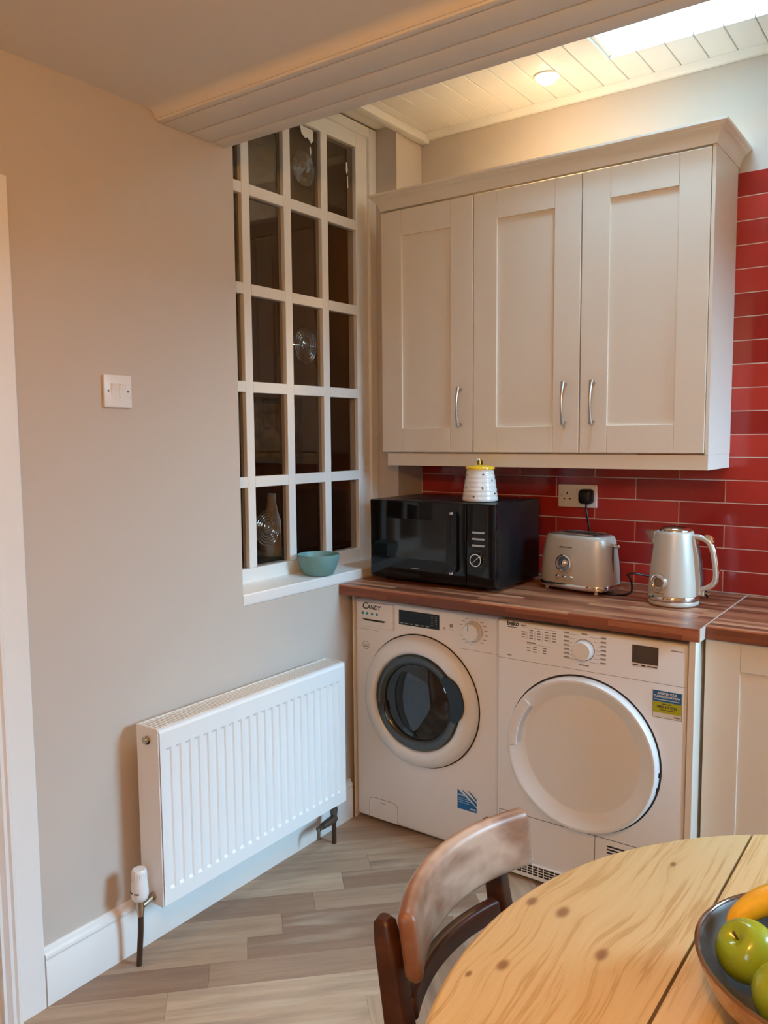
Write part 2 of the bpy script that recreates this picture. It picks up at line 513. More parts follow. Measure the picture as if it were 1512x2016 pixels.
portal('daylight_added_window', ((PD[0] + PD[1]) / 2, YREAR - 0.12, (PD[2] + PD[3]) / 2), (R(-90), 0, 0), PD[1] - PD[0], PD[3] - PD[2])  # portal of the added rear window
def plain_window(name, label, x0, x1, axis, u0, u1, v0, v1, split=True):
    root = struct(link(name, None), label, 'window')
    def bar(nm, a0, a1, b0, b1, d0, d1, m):
        if axis == 'x': obj(nm, bx(d0, d1, a0, a1, b0, b1, 0.003), m, root)
        elif axis == 'y': obj(nm, bx(a0, a1, d0, d1, b0, b1, 0.003), m, root)
        else: obj(nm, bx(a0, a1, b0, b1, d0, d1, 0.003), m, root)
    t = 0.05
    bar('frame_stile', u0, u0 + t, v0, v1, x0, x1, MT['white']); bar('frame_stile', u1 - t, u1, v0, v1, x0, x1, MT['white'])
    bar('frame_rail', u0 + t, u1 - t, v0, v0 + t, x0, x1, MT['white']); bar('frame_rail', u0 + t, u1 - t, v1 - t, v1, x0, x1, MT['white'])
    xm = (x0 + x1) / 2
    bar('pane', u0 + t, u1 - t, v0 + t, v1 - t, xm - 0.003, xm + 0.003, MT['clearpane'])
    return root
plain_window('added_window_4', 'unseen white framed window added in the rear wall to light the fronts', YREAR - 0.1, YREAR - 0.05, 'y', *PD)  # out of view, added so daylight reaches cabinet and appliance fronts
plain_window('window_2', 'white framed window letting daylight in from the right', XR + 0.03, XR + 0.09, 'x', WIN_Y0, WIN_Y1, WIN_Z0, WIN_Z1)

# --- main ceiling and beam
bm = B(); box(bm, -0.2, XR + 0.2, YREAR - 0.2, YB0, ZC, ZTOP)
struct(obj('ceiling', bm, MT['ceil']), 'flat plaster ceiling of the main room', 'ceiling')
beam = struct(obj('trim_1', bx(-0.01, XR, YB0, YB1, ZB + 0.008, ZTOP), MT['board']), 'white boarded beam dropping below the ceiling', 'beam')
for y0, y1 in ((YB0, -1.352), (-1.3495, -1.2605), (-1.2565, -1.1735), (-1.1695, YB1)):
    b_ = B(); box(b_, 0.001, XR, y0, y1, ZB, ZB + 0.012, 0.003, 2)
    obj('board', b_, MT['board'], beam, smooth=40)
b_ = B(); prof = [(YB0, ZB + 0.006), (YB0 - 0.004, ZB + 0.006)] + [(YB0 - 0.034 + 0.030 * math.cos(R(a)), ZC - 0.022 + 0.022 * math.sin(R(a)) * 1.0) for a in range(0, 91, 15)]
prof += [(YB0, ZC)]
prism(b_, prof, 'x', 0.001, XR)
obj('cove', b_, MT['ceil'], beam, smooth=50)

# --- extension ceiling: tongue and groove boards, skylight
bm = B()
box(bm, -0.2, SKY_X0, YB1, 0.2, ZE + 0.010, ZTOP)
box(bm, SKY_X1, XR + 0.2, YB1, 0.2, ZE + 0.010, ZTOP)
box(bm, SKY_X0, SKY_X1, YB1, SKY_Y0, ZE + 0.010, ZTOP)
box(bm, SKY_X0, SKY_X1, SKY_Y1, 0.2, ZE + 0.010, ZTOP)
ce = struct(obj('ceiling_extension', bm, MT['board']), 'white tongue and groove boarded ceiling with skylight', 'ceiling')
x = 0.851 - 0.0885 * 11
while x < XR - 0.02:
    a, b = x + 0.0012, min(x + 0.0873, XR)
    segs = [(YB1, -0.001)]
    if b > SKY_X0 and a < SKY_X1: segs = [(YB1, SKY_Y0), (SKY_Y1, -0.001)]
    for y0, y1 in segs:
        b_ = B(); box(b_, a, b, y0, y1, ZE, ZE + 0.0098)
        es = [e for e in b_.edges if all(v.co.z < ZE + 0.001 for v in e.verts) and abs(e.verts[0].co.x - e.verts[1].co.x) < 1e-6]
        bmesh.ops.bevel(b_, geom=es, offset=0.0022, segments=1, affect='EDGES')
        obj('board', b_, MT['board'], ce)
    x += 0.0885
b_ = B(); prism(b_, [(-0.001, 2.640), (-0.016, 2.640), (-0.022, 2.646), (-0.034, 2.6595), (-0.001, 2.6595)], 'x', 0.02, XR)
struct(obj('trim_2', b_, MT['board']), 'white ceiling trim along the top of the back wall', 'trim')
b_ = B(); box(b_, -0.018, 0.022, YB1 + 0.002, -0.002, 2.627, 2.6595, 0.005)
struct(obj('trim_3', b_, MT['board'], smooth=40), 'white ceiling batten running out from the back corner', 'trim')
plain_window('window_3', 'bright skylight in the boarded ceiling', 3.03, 3.07, 'z', SKY_X0, SKY_X1, SKY_Y0, SKY_Y1)

# --- window 1: small-paned internal window in the recess
win = struct(link('window_1', None), 'white small-paned internal window looking into a dark hall', 'window')
ybars = [-0.903, -0.697, -0.4915]; zbars = [2.268, 1.941, 1.615, 1.2915]
Y0w, Y1w, Z0w, Z1w = -1.075, -0.300, 0.995, 2.565
D = 0.032
obj('frame_stile', bx(XW - 0.045, XW, WY0 + 0.001, Y0w, 0.946, 2.66, 0.002), MT['white'], win)
obj('frame_stile', bx(XW - 0.045, XW, Y1w, -0.226, 0.946, 2.62, 0.003), MT['white'], win)
obj('frame_bead', bx(XW - 0.045, XW + 0.012, -0.226, YN - 0.001, 0.946, 2.655, 0.003), MT['white'], win)
obj('frame_rail', bx(XW - 0.045, XW, Y0w, Y1w, 0.946, Z0w, 0.002), MT['white'], win)
obj('frame_rail', bx(XW - 0.045, XW, Y0w, Y1w, Z1w, 2.62, 0.003), MT['white'], win)
obj('frame_bead', bx(XW - 0.045, XW + 0.012, Y0w, -0.226, 2.62, 2.655, 0.003), MT['white'], win)
for yb in ybars:
    obj('glazing_bar', bx(XW - D, XW, yb - 0.0185, yb + 0.0185, Z0w, Z1w, 0.003), MT['white'], win)
ye = [Y0w] + ybars + [Y1w]; ze = [Z1w] + zbars + [Z0w]
for zb in zbars:
    for k in range(4):
        a = ye[k] + (0.0185 if k else 0); b = ye[k + 1] - (0.0185 if k < 3 else 0)
        obj('glazing_bar', bx(XW - D, XW - 0.0006, a, b, zb - 0.0185, zb + 0.0185, 0.002), MT['white'], win)
def bullseye(parent, y, z, r):
    b_ = B()
    prof = [(0.0, 0.013), (0.010, 0.011), (0.016, 0.004), (0.024, 0.002)]
    for k in range(1, 5):
        rr = 0.024 + (r - 0.024) * k / 4
        prof += [(rr - 0.006, 0.0015), (rr - 0.003, 0.0045), (rr, 0.001)]
    lathe(b_, prof, 'x', (XW - 0.016, y, z), 40)
    obj('bullseye', b_, MT['bullseye'], parent, smooth=60)
panes = {}
MT['reddark'] = mat('dark_red_outer_paint', (0.035, 0.009, 0.006), 0.5, var=(20, 0.1))
for r in range(5):
    for k in range(4):
        a = ye[k] + (0.0185 if k else 0); b = ye[k + 1] - (0.0185 if k < 3 else 0)
        z1 = ze[r] - (0.0185 if r else 0); z0 = ze[r + 1] + (0.0185 if r < 4 else 0)
        panes[r, k] = obj('pane', bx(XW - 0.020, XW - 0.017, a, b, z0, z1), MT['pane'], win)
bullseye(panes[0, 2], -0.592, 2.412, 0.062)
bullseye(panes[2, 2], -0.598, 1.780, 0.066)
bullseye(panes[4, 1], -0.815, 1.125, 0.064)
# dark outer faces of the bars, seen through the glass edge
for yb in ybars:
    obj('outer_bar', bx(XW - D - 0.014, XW - D, yb - 0.016, yb + 0.016, Z0w, Z1w, 0.002), MT['reddark'], win)
for zb in zbars:
    obj('outer_bar', bx(XW - D - 0.013, XW - D, Y0w, Y1w, zb - 0.015, zb + 0.015, 0.002), MT['reddark'], win)
def flake(parent, pts):
    b_ = B(); prism(b_, pts, 'x', XW - 0.0169, XW - 0.0155)
    obj('paint_flake', b_, MT['white'], parent)
flake(panes[0, 2], [(-0.605, 2.562), (-0.535, 2.562), (-0.533, 2.525), (-0.545, 2.512), (-0.565, 2.530), (-0.575, 2.522), (-0.598, 2.535)])
flake(panes[0, 2], [(-0.554, 2.497), (-0.548, 2.500), (-0.545, 2.480), (-0.551, 2.468)])
flake(panes[0, 3], [(-0.340, 2.500), (-0.333, 2.502), (-0.330, 2.470), (-0.336, 2.455), (-0.341, 2.468)])
flake(panes[0, 3], [(-0.335, 2.450), (-0.331, 2.452), (-0.329, 2.405), (-0.334, 2.408)])
b_ = B(); prism(b_, [(-0.2, 0.906), (-0.0002, 0.906), (0.0012, 0.912), (0.0012, 0.938), (-0.003, 0.942), (-0.12, 0.948), (-0.2, 0.948)], 'y', WY0 + 0.0005, YN - 0.0005)
obj('window_sill', b_, MT['white'], win)

# --- dark hall behind the window
bm = B()
box(bm, -1.45, -1.25, -5.6, 2.2, 0, ZTOP)
box(bm, -1.25, -0.2, 2.0, 2.2, 0, ZTOP)
box(bm, -1.25, -0.2, -5.6, -5.4, 0, ZTOP)
box(bm, -0.2, -0.199, 0.2, 2.0, 0, ZTOP)
box(bm, -1.25, -0.2, -5.4, 2.0, 2.75, ZTOP)
struct(obj('wall_hall', bm, MT['hall']), 'dark brown hall wall seen through the small panes', 'wall')
bm = B(); box(bm, -1.45, -0.2, -5.6, 2.2, -0.12, -0.006)
struct(obj('floor_hall', bm, MT['hall']), 'dark hall floor beyond the doorway', 'floor')
b_ = B(); box(b_, -0.30, -0.2005, WY0, YN, 0.97, 1.0, 0.003)
struct(obj('trim_4', b_, MT['reddark']), 'dark hall-side window board carrying the glass vase', 'trim')

# --- garden outside, with unseen walls and paving added to shape the daylight
bm = B(); box(bm, XR + 0.2, 24, -14, 14, -0.3, -0.1)
struct(obj('ground_outside', bm, mat('lawn', (0.05, 0.075, 0.03), 0.9, var=(3, 0.3))), 'garden ground outside the window', 'ground')
bm = B(); box(bm, -6, XR + 0.2, -14, YREAR - 0.2, -0.3, -0.1)
struct(obj('ground_bounce', bm, mat('bounce_paving', (0.42, 0.40, 0.37), 0.9, var=(3, 0.1))), 'unseen pale paving added to bounce daylight in at the rear', 'ground')  # pale ground added out of view to reflect daylight indoors
bm = B(); box(bm, -6, 8.0, -10.7, -10.4, -0.1, 3.6)
struct(obj('wall_bounce_rear', bm, mat('pale_bounce', (0.55, 0.50, 0.44), 0.9, var=(3, 0.1))), 'unseen pale wall added to bounce daylight and block the rear sky', 'wall')  # added reflector out of view, tall enough to hide the rear sky
bm = B(); box(bm, 8.0, 8.3, -14, 14, -0.1, 2.55)
struct(obj('wall_sky_block', bm, mat('sky_block_brick', (0.16, 0.085, 0.055), 0.9, var=(6, 0.25))), 'unseen brick wall outside the window added to block the low sky', 'wall')  # added out of view, height set to keep low sky off the upper wall

# --- baseboard
bp = [(0, 0), (0.019, 0), (0.019, 0.112), (0.0165, 0.117), (0.0165, 0.122), (0.019, 0.127), (0.0175, 0.134), (0.011, 0.139), (0.0095, 0.146), (0.004, 0.150), (0, 0.150)]
b_ = B(); prism(b_, bp, 'y', -1.822, -0.553)
struct(obj('baseboard_left', b_, MT['white'], smooth=30), 'white moulded skirting board below the radiator', 'baseboard')
# --- door frame at the far left
b_ = B()
ap = [(0, -1.826), (0.018, -1.826), (0.020, -1.829), (0.020, -1.890), (0.026, -1.894), (0.026, -1.902), (0.021, -1.907), (0.021, -1.915), (0.012, -1.925), (0.012, -1.932), (0, -1.932)]
prism(b_, ap, 'z', 0, 2.052)
struct(obj('trim_5', b_, MT['white'], smooth=25), 'white moulded door architrave at the far left', 'door frame')
b_ = B()
prism(b_, [(0, 2.052), (0.018, 2.052), (0.020, 2.049), (0.020, 1.99), (0.026, 1.985), (0.021, 1.975), (0.012, 1.96), (0, 1.955)], 'y', -2.86, -1.9325)
struct(obj('trim_6', b_, MT['white'], smooth=25), 'white moulded architrave over the doorway', 'door frame')
MT['doorwood'] = m_chair('door_wood', (0.12, 0.05, 0.025), (0.2, 0.09, 0.045), (8, 8, 0.8))
dr = struct(link('door_1', None), 'brown wooden door in the white frame at the far left', 'door')
obj('leaf', bx(-0.12, -0.08, -2.76, -1.95, 0.008, 1.985, 0.002), MT['doorwood'], dr)
obj('jamb', bx(-0.2, -0.0005, -1.9495, -1.9155, 0, 1.9995), MT['white'], dr)
obj('jamb', bx(-0.2, -0.0005, -2.7795, -2.762, 0, 1.9995), MT['white'], dr)
for z0, z1 in ((0.2, 0.9), (1.05, 1.85)):
    for y0, y1 in ((-2.66, -2.39), (-2.32, -2.05)):
        obj('door_panel', bx(-0.0815, -0.074, y0, y1, z0, z1, 0.006), MT['doorwood'], dr)
b_ = B(); lathe(b_, [(0.0, 0.052), (0.02, 0.05), (0.027, 0.04), (0.02, 0.025), (0.01, 0.018), (0.01, 0.004), (0.024, 0.002), (0.024, -0.002)], 'x', (-0.08, -2.0, 0.98), 20)
obj('door_knob', b_, MT['valve'], dr, smooth=40)

# ================================================================== CABINETS
def shaker_door(parent, x0, x1, z0, z1, yf, mat_, sw=0.093, rb=0.090, rt_=0.096, th=0.019):
    """a framed door whose front is at y = yf"""
    d = obj('door', bx(x0 + 0.002, x1 - 0.002, yf + 0.0075, yf + th, z0 + 0.002, z1 - 0.002), mat_, parent)
    for a, b in ((x0, x0 + sw), (x1 - sw, x1)):
        obj('stile', bx(a, b, yf, yf + th, z0, z1, 0.0014), mat_, d)
    for a, b in ((z0, z0 + rb), (z1 - rt_, z1)):
        obj('rail', bx(x0 + sw + 0.0006, x1 - sw - 0.0006, yf, yf + th, a, b, 0.0014), mat_, d)
    return d

def bow_handle(parent, x, y, zc, L=0.141):
    b_ = B(); n = 16; pts = []; rad = []
    for i in range(n + 1):
        s = -1 + 2 * i / n
        pts.append((x, y - 0.021 - 0.013 * (1 - s * s), zc + s * L / 2)); rad.append(0.0040 + 0.0030 * abs(s) ** 2.5)
    tube(b_, pts, rad, 12)
    for s in (-1, 1):
        tube(b_, [(x, y, zc + s * (L / 2 - 0.007)), (x, y - 0.024, zc + s * (L / 2 - 0.007))], 0.0055, 10)
    obj('handle', b_, MT['steel'], parent, smooth=50, label='brushed nickel bow handle')

CX0, CW, CZ0, CZ1, CY = -0.018, 0.4065, 1.3848, 2.3015, -0.2922
u1 = thing('wall_cabinet', 'single-door cream wall cabinet beside the small-paned window', 'cabinet', (CX0, 0, CZ0))
bm = B(); box(bm, 0.001, CW - 0.001, CY + 0.02, -0.001, -0.004, CZ1 - CZ0)
obj('carcass', bm, MT['cream'], u1)
d = shaker_door(u1, 0.0020, CW - 0.0020, 0, CZ1 - CZ0 - 0.006, CY, MT['cream'])
bow_handle(d, 0.356, CY, 0.164)
u2 = thing('wall_cabinet', 'double-door cream wall cabinet above toaster and kettle', 'cabinet', (CX0 + CW, 0, CZ0))
bm = B(); box(bm, 0.001, 2 * CW, CY + 0.02, -0.010, -0.004, CZ1 - CZ0)
box(bm, 2 * CW, 2 * CW + 0.010, CY + 0.004, -0.010, -0.006, CZ1 - CZ0)
obj('carcass', bm, MT['cream'], u2)
d = shaker_door(u2, 0.0020, CW - 0.0020, 0, CZ1 - CZ0 - 0.006, CY, MT['cream']); bow_handle(d, 0.356, CY, 0.166)
d = shaker_door(u2, CW + 0.0020, 2 * CW - 0.0020, 0, CZ1 - CZ0 - 0.006, CY, MT['cream']); bow_handle(d, CW + 0.049, CY, 0.166)
XCR = CX0 + 3 * CW + 0.010

def sweep(bm, path, prof):
    """mitred sweep of prof (out, z) along an xy path; outward is to the right of travel"""
    rings = []
    P = [Vector(p) for p in path]
    for i, p in enumerate(P):
        n = []
        if i > 0: t = (P[i] - P[i - 1]).normalized(); n.append(Vector((t.y, -t.x)))
        if i < len(P) - 1: t = (P[i + 1] - P[i]).normalized(); n.append(Vector((t.y, -t.x)))
        m = n[0] if len(n) == 1 else (n[0] + n[1]) / (1 + n[0].dot(n[1]))
        rings.append([(p.x + m.x * o, p.y + m.y * o, z) for o, z in prof])
    return loft(bm, rings)
cprof = [(-0.02, 2.3025), (0.002, 2.3025), (0.004, 2.308), (0.006, 2.3135), (0.0085, 2.322), (0.014, 2.332), (0.021, 2.340), (0.027, 2.343), (0.028, 2.347), (0.034, 2.350), (0.038, 2.354), (0.0385, 2.361), (-0.02, 2.361)]
b_ = B(); sweep(b_, [(CX0 + 0.002, -0.215), (CX0 + 0.002, CY), (XCR, CY), (XCR, -0.002)], cprof)
tag(obj('cornice', b_, MT['cream'], smooth=30), 'cream moulded cornice along the top of the wall cabinets', 'cornice')
b_ = B(); box(b_, CX0 + 0.02, XCR, CY + 0.008, CY + 0.026, 1.3315, 1.3790, 0.0012)
box(b_, XCR - 0.018, XCR, CY + 0.0265, -0.012, 1.3315, 1.3785, 0.0012)
tag(obj('light_pelmet', b_, MT['cream']), 'plain cream pelmet strip under the wall cabinets', 'pelmet')

# ================================================================== WORKTOP, BASE UNITS
wt = thing('worktop', 'walnut block worktop over the washing machine and tumble dryer', 'worktop', (0.0, -0.599, 0.8666))
obj('slab', bx(0.0015, 1.279, 0, 0.592, 0, 0.038, 0.0025, 2), MT['worktop'], wt)
obj('edging_strip', bx(1.279, 1.2815, 0.0005, 0.592, 0.0005, 0.0378), mat('worktop_edging', (0.62, 0.47, 0.38), 0.4, var=(30, 0.1)), wt)
wt2 = thing('worktop', 'walnut block worktop over the cream base cabinet at the right', 'worktop', (1.2825, -0.541, 0.8666))
obj('slab', bx(0, XR - 1.2825 - 0.002, 0, 0.534, 0, 0.038, 0.0025, 2), MT['worktop'], wt2)
tag(obj('end_panel', bx(0.0205, 0.0235, -0.545, -0.01, 0, 0.866, 0.0008), MT['cream']), 'narrow cream panel between skirting board and washing machine', 'panel')
bm = B(); box(bm, 1.2505, 1.2685, -0.588, -0.01, 0, 0.866, 0.001)
tag(obj('end_panel', bm, MT['cream']), 'cream end panel standing right of the tumble dryer', 'panel')
for k, (bx0, bw, lab) in enumerate(((1.278, 0.60, 'cream shaker base cabinet beside the dryer end panel'), (1.880, 0.60, 'cream shaker base cabinet in the middle of the right-hand worktop'), (2.482, 0.70, 'cream shaker base cabinet against the right-hand wall'))):
    bc = thing('base_cabinet', lab, 'cabinet', (bx0, -0.522, 0), 0, 'base cabinets under the right-hand worktop')
    obj('carcass', bx(0.002, bw, 0.02, 0.51, 0.1, 0.866), MT['cream'], bc)
    obj('plinth', bx(0.0, bw, 0.06, 0.078, 0, 0.1), MT['cream'], bc)
    d = shaker_door(bc, 0.0, bw - 0.003, 0.105, 0.862, 0, MT['cream'], sw=0.094, rb=0.09, rt_=0.082)
    bow_handle(d, bw - 0.052, 0, 0.74)

# ================================================================== WASHING MACHINE
wm = thing('washing_machine', 'white washing machine with dark round glass door', 'washing machine', (0.0254, -0.536, 0))
b_ = B(); box(b_, 0, 0.599, 0, 0.45, 0.012, 0.848, 0.012, 4)
obj('body', b_, MT['enamel'], wm, smooth=40)
for a in (0.05, 0.55):
    for c in (0.05, 0.40):
        b_ = B(); lathe(b_, [(0.0, 0.0), (0.02, 0.0), (0.02, 0.014), (0.0, 0.014)], 'z', (a, c, 0), 14); obj('foot', b_, MT['black'], wm)
dw = obj('detergent_drawer', bx(0.012, 0.176, -0.0035, 0.02, 0.742, 0.838, 0.004, 3), MT['enamel'], wm, smooth=40)
b_ = B(); prism(b_, [(0.030, 0.7745), (0.145, 0.7745), (0.135, 0.768), (0.055, 0.768)], 'y', -0.0042, -0.002); obj('handle_slot', b_, MT['dark'], dw)
b_ = B(); prism(b_, [(0.030, 0.767), (0.145, 0.767), (0.125, 0.752), (0.06, 0.752)], 'y', -0.0048, -0.002); obj('handle_lip', b_, MT['plastic'], dw)
text('brand_lettering', 'C', 0.034, MT['ink'], dw, (0.036, -0.0036, 0.812), bold=0.0006, shear=0.2)
text('brand_lettering', 'ANDY', 0.0225, MT['ink'], dw, (0.0595, -0.0036, 0.812), bold=0.0006, shear=0.2, sx=0.95)
for k, cx in enumerate((0.040, 0.060, 0.082, 0.104)):
    b_ = B(); lathe(b_, [(0.0, 0), (0.0055, 0), (0.0055, 0.0004), (0.0, 0.0004)], 'y', (cx, -0.0042, 0.795), 12); obj('icon', b_, MT['tealink'], dw)
ds = obj('display', bx(0.200, 0.370, -0.0025, 0.01, 0.772, 0.825, 0.0015), MT['blackgloss'], wm)
b_ = B()
for k in range(6):
    box(b_, 0.205 + k * 0.022, 0.219 + k * 0.022, -0.0031, -0.0024, 0.777, 0.781)
for r in range(6):
    for c in (0.338, 0.354): box(b_, c, c + 0.008, -0.0031, -0.0024, 0.785 + r * 0.0063, 0.7865 + r * 0.0063)
obj('display_marks', b_, MT['greyink'], ds)['kind'] = 'stuff'
dial = B(); lathe(dial, [(0.0, -0.024), (0.027, -0.024), (0.030, -0.021), (0.0315, -0.004), (0.034, -0.002), (0.034, 0.001)], 'y', (0.5036, 0, 0.785), 40)
dl = obj('programme_dial', dial, MT['plastic'], wm, smooth=35)
b_ = B(); lathe(b_, [(0.0345, 0.001), (0.0355, -0.0015), (0.0365, 0.001)], 'y', (0.5036, 0, 0.785), 40); obj('dial_ring', b_, MT['greyink'], dl)
b_ = B(); box(b_, 0.4955, 0.4985, -0.0248, -0.0235, 0.790, 0.808); obj('dial_pointer', b_, MT['tealink'], dl)
b_ = B()
for k in range(16):
    a = R(-65 + k * 310 / 15 + 0); r = 0.045
    cx, cz = 0.5036 - r * math.sin(a) * -1, 0.785 + r * math.cos(a)
    wd = 0.012 if abs(math.sin(a)) > 0.4 else 0.005
    sgn = 1 if math.sin(a) > 0 else -1
    box(b_, min(cx, cx + sgn * wd), max(cx, cx + sgn * wd), -0.0005, 0.0005, cz - 0.0009, cz + 0.0009)
box(b_, 0.412, 0.424, -0.0005, 0.0005, 0.788, 0.800); box(b_, 0.408, 0.428, -0.0005, 0.0005, 0.779, 0.7805); box(b_, 0.385, 0.398, -0.0005, 0.0005, 0.776, 0.7775); box(b_, 0.387, 0.395, -0.0005, 0.0005, 0.780, 0.785)
obj('panel_print', b_, MT['greyink'], wm)['kind'] = 'stuff'
for q in ((0.178, 0.1792, 0.742, 0.838), (0.445, 0.598, 0.7195, 0.7205), (0.002, 0.11, 0.7335, 0.7345)):
    obj('fascia_seam', bx(q[0], q[1], -0.0004, 0.001, q[2], q[3]), MT['greyink'], wm)
b_ = B(); lathe(b_, [(0.0135, 0), (0.0145, -0.0006), (0.0155, 0)], 'y', (0.050, 0, 0.674), 24)
box(b_, 0.043, 0.057, -0.0005, 0.0003, 0.677, 0.6785); box(b_, 0.041, 0.047, -0.0005, 0.0003, 0.668, 0.672); box(b_, 0.050, 0.057, -0.0005, 0.0003, 0.667, 0.671)
obj('energy_mark', b_, MT['greyink'], wm)['kind'] = 'stuff'
DC = (0.2905, 0, 0.505)
b_ = B(); lathe(b_, [(0.2415, 0.001), (0.2415, -0.0010), (0.2365, -0.0010)], 'y', DC, 72); obj('door_seam', b_, MT['dark'], wm)
b_ = B()
lathe(b_, [(0.237, 0.006), (0.237, -0.010), (0.233, -0.020), (0.222, -0.030), (0.205, -0.036), (0.190, -0.037), (0.180, -0.034), (0.174, -0.026), (0.172, -0.012), (0.172, 0.004)], 'y', DC, 72)
dr = obj('door', b_, MT['plastic'], wm, smooth=50)
MT['smoke'] = mat('smoked_plastic', (0.045, 0.046, 0.042), 0.12, var=(6, 0.2))
MT['porthole'] = mat('dark_porthole_glass', (0.010, 0.010, 0.010), 0.04, coat=0.3, var=(8, 0.3))
b_ = B(); lathe(b_, [(0.1725, -0.030), (0.168, -0.037), (0.150, -0.035), (0.138, -0.028), (0.136, -0.022)], 'y', DC, 64); obj('glass_surround', b_, MT['smoke'], dr, smooth=60)
b_ = B(); lathe(b_, [(0.136, -0.024), (0.125, -0.030), (0.09, -0.040), (0.05, -0.046), (0.0, -0.048)], 'y', DC, 64); obj('glass', b_, MT['porthole'], dr, smooth=80)
pts = []
b_ = B(); ring0 = []; ring1 = []
for k in range(15):
    s = -1 + 2 * k / 14; a = R(16 + 28 * s)
    ro = 0.171 + 0.032 * max(0.0, 1 - abs(s) ** 3.0)
    pts.append((DC[0] + ro * math.cos(a), DC[2] + ro * math.sin(a)))
for k in range(14, -1, -1):
    a = R(16 + 28 * (-1 + 2 * k / 14)); pts.append((DC[0] + 0.150 * math.cos(a), DC[2] + 0.150 * math.sin(a)))
prism(b_, pts, 'y', -0.046, -0.030)
obj('door_handle', b_, MT['blackgloss'], dr)
b_ = B(); box(b_, DC[0] - 0.155, DC[0] - 0.133, -0.0385, -0.030, DC[2] - 0.055, DC[2] - 0.022, 0.001); obj('caution_label', b_, MT['smoke'], dr)
fl = [(0.060, 0.018), (0.060, 0.078), (0.066, 0.089), (0.078, 0.094), (0.170, 0.094), (0.182, 0.089), (0.188, 0.078), (0.188, 0.018)]
b_ = B(); prism(b_, [(0.124 + (x_ - 0.124) * 1.022, 0.018 + (z_ - 0.018) * 1.02) for x_, z_ in fl], 'y', -0.0004, 0.001); obj('flap_gap', b_, MT['greyink'], wm)
b_ = B(); prism(b_, fl, 'y', -0.0012, 0.001); fp = obj('filter_flap', b_, MT['enamel'], wm)
obj('flap_slot', bx(0.105, 0.135, -0.0016, -0.001, 0.0800, 0.0815), MT['greyink'], fp)
sk = obj('sticker', bx(0.442, 0.521, -0.0006, 0.0005, 0.150, 0.224), MT['paper'], wm)
for poly in ([(0.4435, 0.1515), (0.5195, 0.1515), (0.5195, 0.169), (0.505, 0.180), (0.475, 0.200), (0.4435, 0.221)],
             [(0.5195, 0.173), (0.5195, 0.186), (0.500, 0.199), (0.466, 0.2195), (0.462, 0.219), (0.490, 0.198), (0.505, 0.186)],
             [(0.5195, 0.191), (0.5195, 0.200), (0.490, 0.2225), (0.485, 0.2225), (0.505, 0.205)]):
    b_ = B(); prism(b_, poly, 'y', -0.0011, -0.0004); obj('sticker_print', b_, MT['blue'], sk)
b_ = B()
for k, (a, b) in enumerate(((0.447, 0.478), (0.447, 0.495), (0.447, 0.500), (0.447, 0.490), (0.495, 0.516))):
    z = (0.199, 0.189, 0.182, 0.175, 0.157)[k]; box(b_, a, b, -0.0014, -0.0009, z, z + (0.006 if k in (0, 4) else 0.0018))
obj('sticker_lines', b_, mat('sticker_pale', (0.35, 0.55, 0.75), 0.4, var=(50, 0.05)), sk)['kind'] = 'stuff'

# ================================================================== TUMBLE DRYER
td = thing('tumble_dryer', 'white tumble dryer with solid round white door', 'tumble dryer', (0.6485, -0.586, 0))
b_ = B(); box(b_, 0, 0.598, 0, 0.55, 0.012, 0.852, 0.008, 3); obj('body', b_, MT['enamel'], td, smooth=40)
for a in (0.05, 0.55):
    for c in (0.05, 0.50):
        b_ = B(); lathe(b_, [(0.0, 0.0), (0.02, 0.0), (0.02, 0.014), (0.0, 0.014)], 'z', (a, c, 0), 14); obj('foot', b_, MT['black'], td)
b_ = B(); box(b_, 0.002, 0.596, -0.0004, 0.001, 0.7285, 0.7297); obj('fascia_seam', b_, MT['greyink'], td)
text('brand_lettering', 'beko', 0.021, MT['ink'], td, (0.034, -0.0004, 0.839), bold=0.0007)
b_ = B(); box(b_, 0.034, 0.069, -0.0005, 0.0005, 0.8325, 0.8345); obj('brand_underline', b_, MT['ink'], td)
KC = (0.2935, 0, 0.794)
b_ = B(); lathe(b_, [(0.0, -0.024), (0.026, -0.0235), (0.0295, -0.020), (0.031, -0.004), (0.031, 0.002)], 'y', KC, 40); kd = obj('timer_dial', b_, MT['plastic'], td, smooth=35)
b_ = B(); lathe(b_, [(0.031, 0.001), (0.0328, -0.0012), (0.034, 0.001)], 'y', KC, 40); obj('dial_ring', b_, MT['greyink'], kd)
b_ = B()
for k in range(7):
    z = 0.838 - k * 0.0128
    box(b_, 0.228, 0.245, -0.0005, 0.0004, z + 0.001, z + 0.0045); box(b_, 0.228, KC[0] - (0.018 if k in (0, 6) else 0.030 if k in (1, 5) else 0.038), -0.0005, 0.0004, z - 0.0012, z - 0.0005)
    z -= 0.002
    box(b_, 0.345, 0.362, -0.0005, 0.0004, z + 0.001, z + 0.0045); box(b_, KC[0] + (0.018 if k in (0, 6) else 0.030 if k in (1, 5) else 0.038), 0.362, -0.0005, 0.0004, z - 0.0012, z - 0.0005)
box(b_, 0.284, 0.303, -0.0005, 0.0004, 0.841, 0.8445); box(b_, 0.278, 0.309, -0.0005, 0.0004, 0.7445, 0.748)
